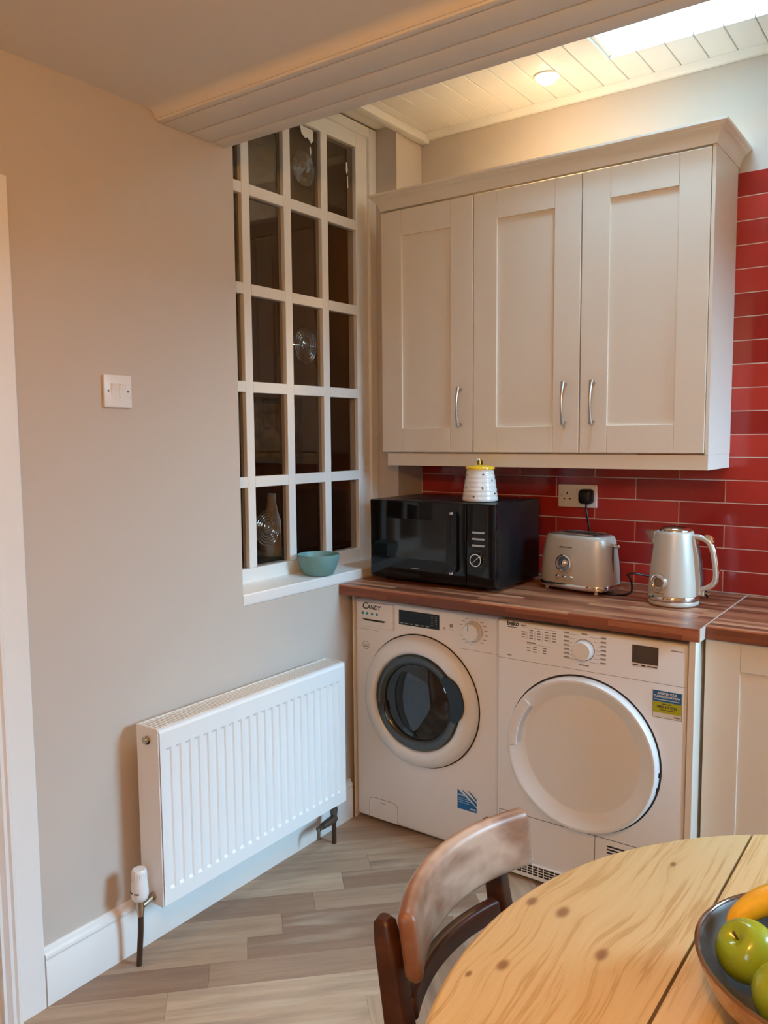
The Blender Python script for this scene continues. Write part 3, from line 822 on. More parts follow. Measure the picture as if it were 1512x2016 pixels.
# drying-time table printed on the left of the fascia
box(b_, 0.083, 0.102, -0.0005, 0.0004, 0.842, 0.8455); box(b_, 0.083, 0.202, -0.0005, 0.0004, 0.8385, 0.8393)
for c, xx in enumerate((0.118, 0.144, 0.170, 0.195)):
    for r in range(4): box(b_, xx - 0.006, xx + 0.006, -0.0005, 0.0004, 0.829 - r * 0.0085, 0.8325 - r * 0.0085)
    if c: box(b_, xx - 0.0135, xx - 0.0129, -0.0005, 0.0004, 0.800, 0.828)
for r in range(3): box(b_, 0.085, 0.098, -0.0005, 0.0004, 0.822 - r * 0.0085, 0.825 - r * 0.0085)
box(b_, 0.104, 0.1046, -0.0005, 0.0004, 0.803, 0.826)
box(b_, 0.104, 0.133, -0.0005, 0.0004, 0.7885, 0.793); box(b_, 0.104, 0.181, -0.0005, 0.0004, 0.7855, 0.7863)
for xx in (0.131, 0.164):
    for r in range(3): box(b_, xx - 0.006, xx + 0.006, -0.0005, 0.0004, 0.777 - r * 0.0078, 0.7805 - r * 0.0078)
for r in range(2): box(b_, 0.104, 0.116, -0.0005, 0.0004, 0.772 - r * 0.0085, 0.775 - r * 0.0085)
box(b_, 0.146, 0.1466, -0.0005, 0.0004, 0.760, 0.777)
box(b_, 0.034, 0.050, -0.0005, 0.0004, 0.7395, 0.7425)
box(b_, 0.552, 0.585, -0.0005, 0.0004, 0.8285, 0.8315)
obj('panel_print', b_, MT['greyink'], td)['kind'] = 'stuff'
el = obj('status_label', bx(0.4395, 0.518, -0.0006, 0.0004, 0.768, 0.834), MT['paper'], td)
obj('label_field', bx(0.4405, 0.517, -0.0012, -0.0005, 0.7800, 0.833), mat('brown_label', (0.075, 0.048, 0.035), 0.35, var=(40, 0.1)), el)
b_ = B()
for r in range(5): box(b_, 0.447, 0.455, -0.0018, -0.0011, 0.790 + r * 0.0085, 0.7925 + r * 0.0085); box(b_, 0.500, 0.504, -0.0018, -0.0011, 0.790 + r * 0.0085, 0.7925 + r * 0.0085)
box(b_, 0.443, 0.459, -0.0012, -0.0005, 0.7725, 0.7755); box(b_, 0.468, 0.480, -0.0012, -0.0005, 0.7715, 0.7765); box(b_, 0.486, 0.514, -0.0012, -0.0005, 0.7725, 0.7755)
obj('label_print', b_, MT['ink'], el)['kind'] = 'stuff'
st = obj('sticker', bx(0.5035, 0.5855, -0.0006, 0.0004, 0.6300, 0.7095), MT['paper'], td)
obj('sticker_field', bx(0.5045, 0.5845, -0.0012, -0.0005, 0.6765, 0.7090), MT['blue'], st, label='dark blue upper field')
obj('sticker_field', bx(0.5045, 0.5845, -0.0012, -0.0005, 0.6445, 0.6762), MT['lime'], st, label='lime green lower field')
b_ = B(); box(b_, 0.503, 0.5038, -0.0011, 0, 0.6295, 0.71); box(b_, 0.5852, 0.586, -0.0011, 0, 0.6295, 0.71); box(b_, 0.503, 0.586, -0.0011, 0, 0.6294, 0.6302); obj('sticker_border', b_, MT['ink'], st)
WT = MT['paper']
text('sticker_lettering', 'REGISTER YOUR', 0.0088, WT, st, (0.5445, -0.0012, 0.6985), align='CENTER', bold=0.0003, sx=0.86)
text('sticker_lettering', 'TUMBLE DRYER NOW', 0.0088, WT, st, (0.5445, -0.0012, 0.6895), align='CENTER', bold=0.0003, sx=0.86)
b_ = B(); box(b_, 0.509, 0.580, -0.0016, -0.0011, 0.6815, 0.6845); obj('sticker_small_print', b_, mat('pale_print', (0.45, 0.55, 0.66), 0.5, var=(40, 0.1)), st)
text('sticker_lettering', '0800 479 0755', 0.0098, MT['ink'], st, (0.5445, -0.0012, 0.6590), align='CENTER', bold=0.0003, sx=0.95)
b_ = B(); box(b_, 0.530, 0.556, -0.0016, -0.0011, 0.6700, 0.6720); box(b_, 0.524, 0.565, -0.0016, -0.0011, 0.6525, 0.6545); obj('sticker_small_print', b_, MT['ink'], st)
text('sticker_lettering', 'beko', 0.0075, MT['ink'], st, (0.5655, -0.0008, 0.6350), bold=0.0002)
TC = (0.2875, 0, 0.468)
b_ = B(); lathe(b_, [(0.2465, 0.001), (0.2465, -0.0010), (0.2405, -0.0010)], 'y', TC, 80); obj('door_seam', b_, MT['dark'], td)
b_ = B(); prof = [(0.241, 0.004), (0.241, -0.014), (0.2395, -0.023), (0.235, -0.0285), (0.229, -0.030), (0.2245, -0.0285), (0.1865, -0.0035), (0.183, -0.0025), (0.179, -0.0030), (0.10, -0.006), (0.0, -0.007)]
lathe(b_, prof, 'y', TC, 80); dd = obj('door', b_, MT['plastic'], td, smooth=35)
# finger grip bridging the dished ring at upper left
b_ = B(); rings = []
for k in range(13):
    a = R(140 + 42 * k / 12)
    pr = [(0.238, -0.024), (0.231, -0.0325), (0.216, -0.0335), (0.205, -0.0310), (0.204, -0.025), (0.216, -0.022)]
    rings.append([(TC[0] + r * math.cos(a), h, TC[2] + r * math.sin(a)) for r, h in pr])
loft(b_, rings); obj('finger_grip', b_, MT['plastic'], dd, smooth=35)
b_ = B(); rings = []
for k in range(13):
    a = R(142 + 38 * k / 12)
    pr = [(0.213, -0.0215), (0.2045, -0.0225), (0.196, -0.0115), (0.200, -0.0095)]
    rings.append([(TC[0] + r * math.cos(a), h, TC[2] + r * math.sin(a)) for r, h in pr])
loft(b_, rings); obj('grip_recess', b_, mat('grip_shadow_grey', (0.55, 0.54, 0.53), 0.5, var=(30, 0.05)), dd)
for a_ in (-2, -13):
    a = R(a_); b_ = B(); box(b_, TC[0] + 0.240 * math.cos(a) - 0.002, TC[0] + 0.240 * math.cos(a) + 0.005, -0.012, 0.001, TC[2] + 0.240 * math.sin(a) - 0.007, TC[2] + 0.240 * math.sin(a) + 0.007, 0.001); obj('door_hinge', b_, MT['black'], td)
for q in ((0.010, 0.588, 0.2185, 0.2200), (0.010, 0.0115, 0.075, 0.2185), (0.336, 0.3375, 0.075, 0.2185)):
    obj('flap_seam', bx(q[0], q[1], -0.0005, 0.001, q[2], q[3]), MT['ink'], td)
gr = obj('vent_grille', bx(0.012, 0.33, -0.004, 0.001, 0.016, 0.066, 0.002), MT['enamel'], td)
b_ = B()
for r in range(4):
    for k in range(16): box(b_, 0.020 + k * 0.019, 0.0355 + k * 0.019, -0.0048, -0.003, 0.030 + r * 0.0085, 0.0355 + r * 0.0085)
so = obj('vent_slots', b_, MT['dark'], gr); so['kind'] = 'stuff'
for r in range(3): obj('cooling_slot', bx(0.375, 0.56, -0.0006, 0.001, 0.175 + r * 0.010, 0.180 + r * 0.010), MT['dark'], td)

# ================================================================== MICROWAVE
mw = thing('microwave', 'black microwave oven at the left end of the worktop', 'microwave', (0.0475, -0.465, 0.9046))
obj('body', bx(0.004, 0.523, 0.022, 0.355, 0.012, 0.3075, 0.004, 3), MT['black'], mw, smooth=40)
for a in (0.05, 0.47):
    for c in (0.06, 0.28):
        b_ = B(); lathe(b_, [(0, 0), (0.013, 0), (0.014, 0.014), (0, 0.014)], 'z', (a, c, 0), 14); obj('foot', b_, MT['black'], mw)
do = obj('door', bx(0, 0.4135, 0, 0.0215, 0.022, 0.3075, 0.004, 3), MT['blackgloss'], mw, smooth=40)
MT['mwwin'] = mat('microwave_window', (0.016, 0.017, 0.019), 0.06, spec=0.45, var=(8, 0.1))
obj('viewing_window', bx(0.076, 0.332, -0.0008, 0.003, 0.096, 0.241, 0.0005), MT['mwwin'], do)
b_ = B(); tube(b_, [(0.371, -0.030, 0.065), (0.371, -0.030, 0.272)], 0.0065, 14)
hd = obj('handle', b_, MT['blackgloss'], do, smooth=50)
for z in (0.060, 0.270):
    b_ = B(); tube(b_, [(0.371, -0.030, z), (0.371, -0.030, z + 0.007)], 0.0072, 14); obj('handle_cap', b_, MT['steel'], do, smooth=50)
    b_ = B(); tube(b_, [(0.371, 0.001, z + 0.004), (0.371, -0.028, z + 0.004)], 0.005, 10); obj('handle_post', b_, MT['black'], do, smooth=50)
b_ = B(); box(b_, 0.182, 0.218, -0.0006, 0.0004, 0.0600, 0.0632); obj('badge', b_, MT['greyink'], do)
cp = obj('control_panel', bx(0.4145, 0.527, 0, 0.0215, 0.022, 0.3075, 0.004, 3), MT['blackgloss'], mw, smooth=40)
for k in range(3):
    z = 0.2085 - 0.0225 * k
    obj('button', bx(0.437, 0.486, -0.003, 0.001, z - 0.0035, z + 0.0035, 0.0012), MT['steel'], cp)
b_ = B(); lathe(b_, [(0.018, 0.001), (0.019, -0.010), (0.022, -0.010), (0.0225, 0.001)], 'y', (0.455, 0, 0.113), 36)
kn = obj('dial', b_, MT['chrome'], cp, smooth=40)
b_ = B(); lathe(b_, [(0.0185, -0.0005), (0.0185, -0.009), (0.0, -0.010)], 'y', (0.455, 0, 0.113), 30); obj('dial_face', b_, MT['blackgloss'], kn, smooth=40)
b_ = B(); tube(b_, [(0.4445, -0.0108, 0.1035), (0.476, -0.0108, 0.131)], 0.0014, 6); obj('dial_pointer', b_, MT['chrome'], kn)
b_ = B()
for k in range(5): box(b_, 0.447 + k * 0.005, 0.450 + k * 0.005, -0.0004, 0.0004, 0.1445, 0.1465)
for k in range(7):
    a = R(-60 + k * 18); box(b_, 0.455 + 0.028 * math.cos(a) - 0.001, 0.455 + 0.028 * math.cos(a) + 0.001, -0.0004, 0.0004, 0.113 + 0.028 * math.sin(a) - 0.001, 0.113 + 0.028 * math.sin(a) + 0.001)
obj('panel_print', b_, MT['greyink'], cp)['kind'] = 'stuff'

# ================================================================== HONEY JAR
JZ = 0.9046 + 0.3075
jr = thing('storage_jar', 'white beehive-shaped jar with yellow lid on the microwave', 'jar', (0.460, -0.365, JZ), R(16))
jr.scale = (0.97, 0.97, 0.97)
prof = [(0.0, 0.0), (0.056, 0.0), (0.060, 0.003)]
NR = 7
for k in range(NR):
    for j in range(5):
        t_ = (k + j / 4) / NR
        r = 0.0655 - 0.0165 * t_ ** 1.2 + 0.0016 * math.sin(math.pi * j / 4) - 0.0010
        prof.append((r, 0.004 + 0.112 * t_))
prof += [(0.046, 0.117), (0.0, 0.117)]
b_ = B(); lathe(b_, prof, 'z', n=48); body = obj('body', b_, MT['jar'], jr, smooth=60)
b_ = B(); lathe(b_, [(0.0, 0.1171), (0.050, 0.1171), (0.0535, 0.119), (0.0535, 0.124), (0.050, 0.1275), (0.040, 0.131), (0.022, 0.134), (0.0, 0.135)], 'z', n=48); lid = obj('lid', b_, MT['yellow'], jr, smooth=50)
# bee knob
bee = B(); 
def ell(bm, c, r, n=10):
    lathe(bm, [(r[0] * math.sin(math.pi * k / n), -r[2] * math.cos(math.pi * k / n)) for k in range(n + 1)], 'z', c, 12)
b_ = B(); ell(b_, (0, 0, 0.140), (0.0085, 0.0085, 0.0085)); obj('bee_body', b_, MT['yellow'], lid, smooth=70)
for dx in (-0.006, 0.007):
    b_ = B(); ell(b_, (dx, -0.004, 0.1415), (0.0036, 0.004, 0.0085)); obj('bee_stripe', b_, MT['black'], lid, smooth=70)
for dx in (-0.011, -0.004):
    b_ = B(); ell(b_, (dx, 0.0, 0.1515), (0.0035, 0.003, 0.0055)); obj('bee_wing', b_, MT['jar'], lid, smooth=70)
def bee_spot(ang, t_, tilt):
    r = 0.0655 - 0.0165 * t_ ** 1.2 + 0.0008
    z = 0.004 + 0.112 * t_
    b_ = B(); ell(b_, (0, 0, 0), (0.0022, 0.0022, 0.0042), 8)
    o = obj('bee_relief', b_, MT['black'], body, smooth=70)
    o.location = (r * math.sin(ang), -r * math.cos(ang), z); o.rotation_euler = (0, tilt, ang)
    b_ = B(); ell(b_, (0.0028, -0.0004, 0.0030), (0.0018, 0.0014, 0.0030), 8)
    o2 = obj('bee_relief_wing', b_, MT['jar'], body, smooth=70); o2.location = o.location; o2.rotation_euler = o.rotation_euler
for a, t_, tl in ((-48, 0.84, 0.3), (25, 0.86, 1.1), (62, 0.66, -0.4), (-42, 0.42, 1.0), (22, 0.42, -0.3), (-8, 0.16, 0.9), (70, 0.24, -0.5)):
    bee_spot(R(a), t_, tl)

# ================================================================== TOASTER
to = thing('toaster', 'champagne metal two-slice toaster with chrome dial', 'toaster', (0.771, -0.2050, 0.9046), R(-11))
def toaster_ring(z, hx, hy, bow=0.010, n=64):
    out = []
    for i in range(n):
        a = 2 * math.pi * i / n
        ca, sa = math.cos(a), math.sin(a)
        x = hx * math.copysign(abs(ca) ** 0.42, ca); y = hy * math.copysign(abs(sa) ** 0.50, sa)
        y += math.copysign(bow, sa) * (1 - (x / hx) ** 2) if abs(sa) > 1e-6 else 0
        out.append((x, y, z))
    return out
b_ = B(); loft(b_, [toaster_ring(0.028, 0.134, 0.072), toaster_ring(0.06, 0.1335, 0.072), toaster_ring(0.11, 0.130, 0.069), toaster_ring(0.15, 0.125, 0.065), toaster_ring(0.178, 0.120, 0.061), toaster_ring(0.190, 0.116, 0.058), toaster_ring(0.1935, 0.112, 0.054)])
tb = obj('body', b_, MT['app'], to, smooth=40)
b_ = B(); loft(b_, [toaster_ring(0.008, 0.128, 0.066), toaster_ring(0.012, 0.135, 0.073), toaster_ring(0.024, 0.1365, 0.0745), toaster_ring(0.0285, 0.135, 0.073)])
obj('base_band', b_, MT['chrome'], to, smooth=40)
tp = obj('slot_plate', bx(-0.098, 0.092, -0.046, 0.046, 0.193, 0.1965, 0.002), MT['steel'], to)
for y in (-0.024, 0.024):
    obj('bread_slot', bx(-0.088, 0.080, y - 0.015, y + 0.015, 0.1960, 0.1972), MT['dark'], tp)
for y in (-0.044, 0.044):
    b_ = B(); tube(b_, [(-0.085, y, 0.1985), (0.078, y, 0.1985)], 0.0022, 8); obj('slot_rail', b_, MT['chrome'], tp, smooth=50)
TYF = -0.0825
b_ = B(); lathe(b_, [(0.030, 0.006), (0.0325, -0.008), (0.0310, -0.013), (0.0270, -0.0135), (0.0245, -0.007), (0.0, -0.006)], 'y', (-0.010, TYF + 0.004, 0.099), 40)
dl = obj('browning_dial', b_, MT['chrome'], to, smooth=40)
b_ = B(); lathe(b_, [(0.012, -0.006), (0.0110, -0.013), (0.008, -0.0155), (0.0, -0.016)], 'y', (-0.010, TYF + 0.004, 0.099), 24); obj('dial_centre', b_, MT['chrome'], dl, smooth=40)
for k in (-1, 0, 1):
    b_ = B(); lathe(b_, [(0.0070, 0.012), (0.0070, -0.005), (0.0055, -0.007), (0.0, -0.0075)], 'y', (-0.010 + 0.028 * k, TYF + 0.004, 0.0515), 18); obj('button', b_, MT['chrome'], to, smooth=40)
text('brand_lettering', 'MORPHY RICHARDS', 0.0070, MT['ink'], to, (-0.010, TYF + 0.0068, 0.152), rot=(R(84), 0, 0), align='CENTER', sx=0.8)
for k, wd in enumerate(('REHEAT', 'CANCEL', 'DEFROST')):
    text('button_lettering', wd, 0.0032, MT['greyink'], to, (-0.038 + 0.028 * k, TYF + 0.0010, 0.0395), align='CENTER')
b_ = B(); box(b_, 0.129, 0.1325, -0.006, -0.001, 0.06, 0.165); obj('lever_slot', b_, MT['dark'], to)
b_ = B(); tube(b_, [(0.118, -0.0035, 0.165), (0.134, -0.0035, 0.165), (0.150, -0.0035, 0.164)], [0.006, 0.0045, 0.0045], 12)
lathe(b_, [(0.0, 0.135), (0.0065, 0.137), (0.0075, 0.142), (0.0065, 0.147), (0.0075, 0.152), (0.004, 0.157), (0.0, 0.158)], 'x', (0, -0.0035, 0.164), 14)
obj('lever', b_, MT['chrome'], to, smooth=50)
for a in (-0.10, 0.10):
    for c in (-0.055, 0.055):
        b_ = B(); lathe(b_, [(0, 0), (0.006, 0), (0.007, 0.010), (0, 0.010)], 'z', (a, c, 0), 12); obj('foot', b_, MT['plastic'], to)

# ================================================================== KETTLE
ke = thing('kettle', 'champagne jug kettle with chrome handle near the worktop joint', 'kettle', (1.118, -0.288, 0.9046), R(-4))
b_ = B(); lathe(b_, [(0, 0.002), (0.072, 0.002), (0.0765, 0.006), (0.0775, 0.013), (0.0765, 0.017), (0, 0.017)], 'z', n=56); obj('power_base', b_, MT['app'], ke, smooth=40)
b_ = B(); lathe(b_, [(0, 0.018), (0.076, 0.018), (0.0785, 0.021), (0.0785, 0.031), (0.0765, 0.034), (0, 0.034)], 'z', n=56); obj('chrome_band', b_, MT['chrome'], ke, smooth=40)
kp = [(0.0, 0.0345), (0.0770, 0.0345), (0.0765, 0.055), (0.0745, 0.085), (0.0715, 0.120), (0.0672, 0.160), (0.0620, 0.200), (0.0582, 0.225), (0.0565, 0.2325), (0.054, 0.235), (0.050, 0.235), (0.0, 0.235)]
b_ = B(); lathe(b_, kp, 'z', n=56); kb = obj('body', b_, MT['app'], ke, smooth=40)
b_ = B(); lathe(b_, [(0.0, 0.2352), (0.0485, 0.2352), (0.048, 0.240), (0.040, 0.247), (0.022, 0.252), (0.0, 0.2535)], 'z', n=44); obj('lid', b_, MT['chrome'], ke, smooth=50)
b_ = B(); prism(b_, [(-0.055, 0.2335), (-0.088, 0.2335), (-0.091, 0.229), (-0.073, 0.200), (-0.064, 0.184)], 'y', -0.017, 0.017)
bmesh.ops.bevel(b_, geom=b_.edges[:], offset=0.003, segments=2, affect='EDGES'); obj('spout', b_, MT['chrome'], ke, smooth=40)
# water gauge strip between body and handle
b_ = B(); prism(b_, [(0.055, 0.222), (0.066, 0.218), (0.080, 0.150), (0.086, 0.080), (0.087, 0.040), (0.074, 0.036)], 'y', -0.0155, 0.0155)
bmesh.ops.bevel(b_, geom=b_.edges[:], offset=0.003, segments=2, affect='EDGES'); hs = obj('handle_mount', b_, MT['app'], ke, smooth=40)
MT['gauge'] = mat('gauge_plastic', (0.22, 0.23, 0.30), 0.12, var=(30, 0.2))
b_ = B(); prism(b_, [(0.068, 0.198), (0.0735, 0.196), (0.0845, 0.140), (0.0895, 0.085), (0.0893, 0.058), (0.080, 0.056)], 'y', -0.0100, 0.0100); obj('water_gauge', b_, MT['gauge'], ke, smooth=30)
hp = spline([(0.050, 0, 0.220), (0.080, 0, 0.219), (0.104, 0, 0.208), (0.117, 0, 0.186), (0.125, 0, 0.150), (0.130, 0, 0.112), (0.127, 0, 0.086), (0.112, 0, 0.069), (0.084, 0, 0.055)], 6)
b_ = B(); rings = []
for i, p in enumerate(hp):
    t_ = (hp[min(i + 1, len(hp) - 1)] - hp[max(i - 1, 0)]).normalized(); nrm = Vector((t_.z, 0, -t_.x))
    rings.append([tuple(p + nrm * q[0] + Vector((0, q[1], 0))) for q in rrect(0.0075, 0.0120, 0.006, 4)])
loft(b_, rings); hk = obj('handle', b_, MT['app'], ke, smooth=45)
b_ = B(); rings = []
for i, p in enumerate(hp[6:44]):
    i += 6
    t_ = (hp[min(i + 1, len(hp) - 1)] - hp[max(i - 1, 0)]).normalized(); nrm = Vector((-t_.z, 0, t_.x))
    rings.append([tuple(p + nrm * (q[0] + 0.0068) + Vector((0, q[1], 0))) for q in rrect(0.0030, 0.0095, 0.0029, 3)])
loft(b_, rings); obj('handle_trim', b_, MT['chrome'], hk, smooth=45)
b_ = B(); prism(b_, [(0.090, 0.224), (0.100, 0.231), (0.116, 0.222), (0.124, 0.206), (0.116, 0.206), (0.100, 0.219)], 'y', -0.009, 0.009)
bmesh.ops.bevel(b_, geom=b_.edges[:], offset=0.0025, segments=2, affect='EDGES'); obj('lid_button', b_, MT['chrome'], hk, smooth=45)
b_ = B(); box(b_, 0.084, 0.096, -0.006, 0.006, 0.036, 0.060, 0.002); obj('switch_housing', b_, MT['app'], ke)
b_ = B(); tube(b_, [(0.094, 0, 0.047), (0.104, 0, 0.046), (0.112, 0, 0.045)], [0.004, 0.003, 0.005], 12); obj('switch_lever', b_, MT['steel'], ke, smooth=50)
# temperature dial on the front-left of the body
kd = link('temperature_dial', None, ke); kd.location = (0, 0, 0)
da = R(-14); kdm = Matrix.Rotation(da, 4, 'Z')
b_ = B(); lathe(b_, [(0.0250, 0.012), (0.0270, -0.006), (0.0257, -0.011), (0.0215, -0.0115), (0.0200, -0.006), (0.0185, -0.0055), (0.0175, -0.0085), (0.0150, -0.009), (0.0138, -0.004), (0.0, -0.004)], 'y', (0, -0.0745, 0.079), 36)
bmesh.ops.transform(b_, matrix=kdm, verts=b_.verts[:])
bpy.data.objects.remove(kd)
kd = obj('temperature_dial', b_, MT['chrome'], ke, smooth=40)
b_ = B(); lathe(b_, [(0.0136, -0.0045), (0.0, -0.0048)], 'y', (0, -0.0745, 0.079), 30); bmesh.ops.transform(b_, matrix=kdm, verts=b_.verts[:]); obj('dial_face', b_, mat('dial_face', (0.20, 0.15, 0.11), 0.3, var=(60, 0.2)), kd)
text('brand_lettering', 'MORPHY RICHARDS', 0.0048, MT['greyink'], ke, (0.0775 * math.sin(da * 0.9), -0.0775 * math.cos(da * 0.9), 0.0425), rot=(R(91), 0, da * 0.9), align='CENTER', sx=0.75)

# ================================================================== SOCKET, PLUG, CORDS
sk = thing('wall_socket', 'white double socket on the red tiles above the toaster', 'socket', (0.680, -0.0087, 1.2175))
obj('face_plate', bx(-0.0755, 0.0755, -0.010, 0.0, -0.043, 0.043, 0.003, 3), MT['plastic'], sk, smooth=40)
for cx in (-0.040, 0.040):
    for dx, dz, w_, h_ in ((0.0, 0.010, 0.0042, 0.0085), (-0.011, -0.012, 0.007, 0.0042), (0.011, -0.012, 0.007, 0.0042)):
        obj('pin_hole', bx(cx + dx - w_ / 2, cx + dx + w_ / 2, -0.0104, -0.009, dz - h_ / 2, dz + h_ / 2), MT['dark'], sk)
for cx in (-0.0085, 0.0085):
    obj('rocker_switch', bx(cx - 0.0065, cx + 0.0065, -0.0135, -0.009, 0.010, 0.030, 0.0015), MT['plastic'], sk)
for cx in (-0.062, ):
    b_ = B(); lathe(b_, [(0.0, -0.0106), (0.003, -0.0106), (0.003, -0.009)], 'y', (cx, 0, 0.002), 12); obj('screw', b_, MT['steel'], sk)
pg = thing('power_plug', 'black three-pin plug pushed into the double socket', 'plug', (0.7195, -0.0195, 1.217))
b_ = B(); loft(b_, [[(x, 0.0, z) for x, z in rrect(0.026, 0.028, 0.014)], [(x, -0.018, z) for x, z in rrect(0.0265, 0.0275, 0.014)], [(x, -0.030, z) for x, z in rrect(0.023, 0.024, 0.013)], [(x, -0.034, z) for x, z in rrect(0.017, 0.018, 0.010)]])
obj('plug_body', b_, MT['black'], pg, smooth=40)
b_ = B(); tube(b_, spline([(0.001, -0.012, -0.024), (0.002, -0.014, -0.045), (0.008, -0.014, -0.080), (0.014, -0.012, -0.120), (0.016, -0.010, -0.180), (0.018, -0.008, -0.260), (0.020, -0.010, -0.3075)], 6), 0.0036, 10)
obj('cord', b_, MT['black'], pg, smooth=50)
b_ = B(); tube(b_, spline([(0.925, -0.160, 0.965), (0.945, -0.150, 0.968), (0.985, -0.110, 0.957), (1.040, -0.080, 0.957), (1.110, -0.070, 0.962), (1.16, -0.09, 0.93), (1.185, -0.14, 0.909)], 8), 0.0034, 10)
tag(obj('appliance_cord', b_, MT['black'], smooth=50), 'black cord running along the tiles from toaster to kettle', 'cord')
b_ = B(); tube(b_, spline([(0.925, -0.168, 0.963), (0.938, -0.175, 0.955), (0.952, -0.195, 0.935), (0.957, -0.215, 0.915), (0.945, -0.240, 0.9085), (0.915, -0.262, 0.9085), (0.885, -0.262, 0.9085), (0.86, -0.245, 0.9085)], 8), 0.0034, 10)
tag(obj('appliance_cord', b_, MT['black'], smooth=50), 'black cord looping onto the worktop right of the toaster', 'cord')
b_ = B(); tube(b_, spline([(0.590, -0.120, 0.912), (0.610, -0.140, 0.915), (0.64, -0.130, 0.914), (0.66, -0.115, 0.910)], 6), 0.004, 10)
tag(obj('appliance_cord', b_, MT['steel'], smooth=50), 'grey cord end between microwave and toaster', 'cord')

# ================================================================== TEAL BOWL, VASE, PICTURE
b_ = B(); lathe(b_, [(0.0, 0.0), (0.050, 0.0), (0.054, 0.003), (0.066, 0.025), (0.074, 0.050), (0.0770, 0.070), (0.0765, 0.0745), (0.0745, 0.075), (0.0725, 0.072), (0.069, 0.050), (0.060, 0.022), (0.045, 0.008), (0.0, 0.007)], 'z', n=56)
o = obj('bowl', b_, MT['teal'], smooth=50, loc=(-0.0480, -0.655, 0.9452)); tag(o, 'small teal ceramic bowl on the white window sill', 'bowl')
b_ = B(); lathe(b_, [(0.0, 0.0), (0.040, 0.0), (0.046, 0.006), (0.049, 0.035), (0.046, 0.075), (0.036, 0.120), (0.024, 0.165), (0.017, 0.200), (0.0165, 0.235), (0.0145, 0.235), (0.0150, 0.200), (0.022, 0.165), (0.034, 0.120), (0.044, 0.075), (0.047, 0.035), (0.043, 0.008), (0.0, 0.006)], 'z', n=40)
o = obj('glass_vase', b_, MT['vaseglass'], smooth=60, loc=(-0.249, -0.683, 1.0002)); tag(o, 'clear glass bottle vase behind the bottom window pane', 'vase')
pc = thing('picture', 'dark framed landscape picture on the hall wall', 'picture', (-1.249, 0.40, 1.48))
for a, b, c, d in ((-0.21, -0.175, -0.18, 0.18), (0.175, 0.21, -0.18, 0.18), (-0.175, 0.175, 0.145, 0.18), (-0.175, 0.175, -0.18, -0.145)):
    obj('frame_bar', bx(0, 0.022, a, b, c, d, 0.002), MT['black'], pc)
mp = mat('landscape_print', (0.4, 0.33, 0.2), 0.5)
t = NT(mp); f = t.noise(t.coords((1, 5, 9)), 1.5, 4); t.l(t.ramp(f, [(0.3, (0.10, 0.08, 0.03)), (0.5, (0.42, 0.33, 0.16)), (0.7, (0.62, 0.55, 0.38))]), t.n['Principled BSDF'].inputs['Base Color'])
obj('print', bx(0.001, 0.010, -0.176, 0.176, -0.146, 0.146), mp, pc)

# ================================================================== RADIATOR
ra = thing('radiator', 'white double-panel radiator on the left wall', 'radiator', (0.035, -1.537, 0.159))
RL, RH, RD = 0.808, 0.5035, 0.0944
def fluted(x_front, x_back, sign):
    ys, zs_ = [0.006], []
    ch = []
    y = 0.0235
    while y + 0.022 < RL - 0.01:
        ch.append((y, y + 0.0195)); y += 0.0333
    yl = [0.004]
    for a, b in ch: yl += [a, a + 0.0035, b - 0.0035, b]
    yl.append(RL - 0.004)
    zl = [0.004, 0.044, 0.052, RH - 0.066, RH - 0.058, RH - 0.012, RH - 0.004]
    bm = B(); V = []
    for y in yl:
        row = []
        for z in zl:
            ins = any(a < y < b for a, b in ch) and 0.05 < z < RH - 0.064
            x = x_front - (0.0042 if ins else 0) - (0.004 if z > RH - 0.006 else 0)
            row.append(bm.verts.new((x, y, z)))
        V.append(row)
    for i in range(len(yl) - 1):
        for j in range(len(zl) - 1): bm.faces.new((V[i][j], V[i + 1][j], V[i + 1][j + 1], V[i][j + 1]))
    box(bm, x_back, x_front - 0.0055, 0.004, RL - 0.004, 0.004, RH - 0.006)
    return bm
obj('front_panel', fluted(RD, RD - 0.014, 1), MT['rad'], ra, smooth=25)
obj('rear_panel', bx(0.0, 0.012, 0.004, RL - 0.004, 0.004, RH - 0.006, 0.003), MT['rad'], ra)
for a, b in ((0.0, 0.0040), (RL - 0.0040, RL)):
    obj('side_cover', bx(0.001, RD - 0.003, a, b, 0.0, RH, 0.0015), MT['rad'], ra)
gr = link('top_grille', None, ra)
b_ = B(); box(b_, 0.001, 0.008, 0.004, RL - 0.004, RH - 0.005, RH - 0.001); box(b_, RD - 0.016, RD - 0.006, 0.004, RL - 0.004, RH - 0.005, RH - 0.001)
bpy.data.objects.remove(gr)
gr = obj('top_grille', b_, MT['rad'], ra)
b_ = B(); y = 0.008
while y < RL - 0.010:
    box(b_, 0.008, RD - 0.016, y, y + 0.0042, RH - 0.0048, RH - 0.0012); y += 0.0086
sl = obj('grille_slats', b_, MT['rad'], gr); sl['kind'] = 'stuff'
obj('convector_core', bx(0.014, RD - 0.016, 0.01, RL - 0.01, 0.03, RH - 0.03), mat('radiator_core', (0.30, 0.28, 0.27), 0.7, var=(30, 0.1)), ra)
b_ = B(); lathe(b_, [(0.0, -0.004), (0.010, -0.004), (0.011, 0.002)], 'y', (0.047, 0, 0.465), 20); obj('vent_recess', b_, MT['dark'], ra)
b_ = B(); lathe(b_, [(0.0, -0.012), (0.0085, -0.012), (0.010, -0.010), (0.010, 0.001)], 'y', (0.047, 0, 0.4685), 20); obj('air_vent', b_, MT['valve'], ra, smooth=40)
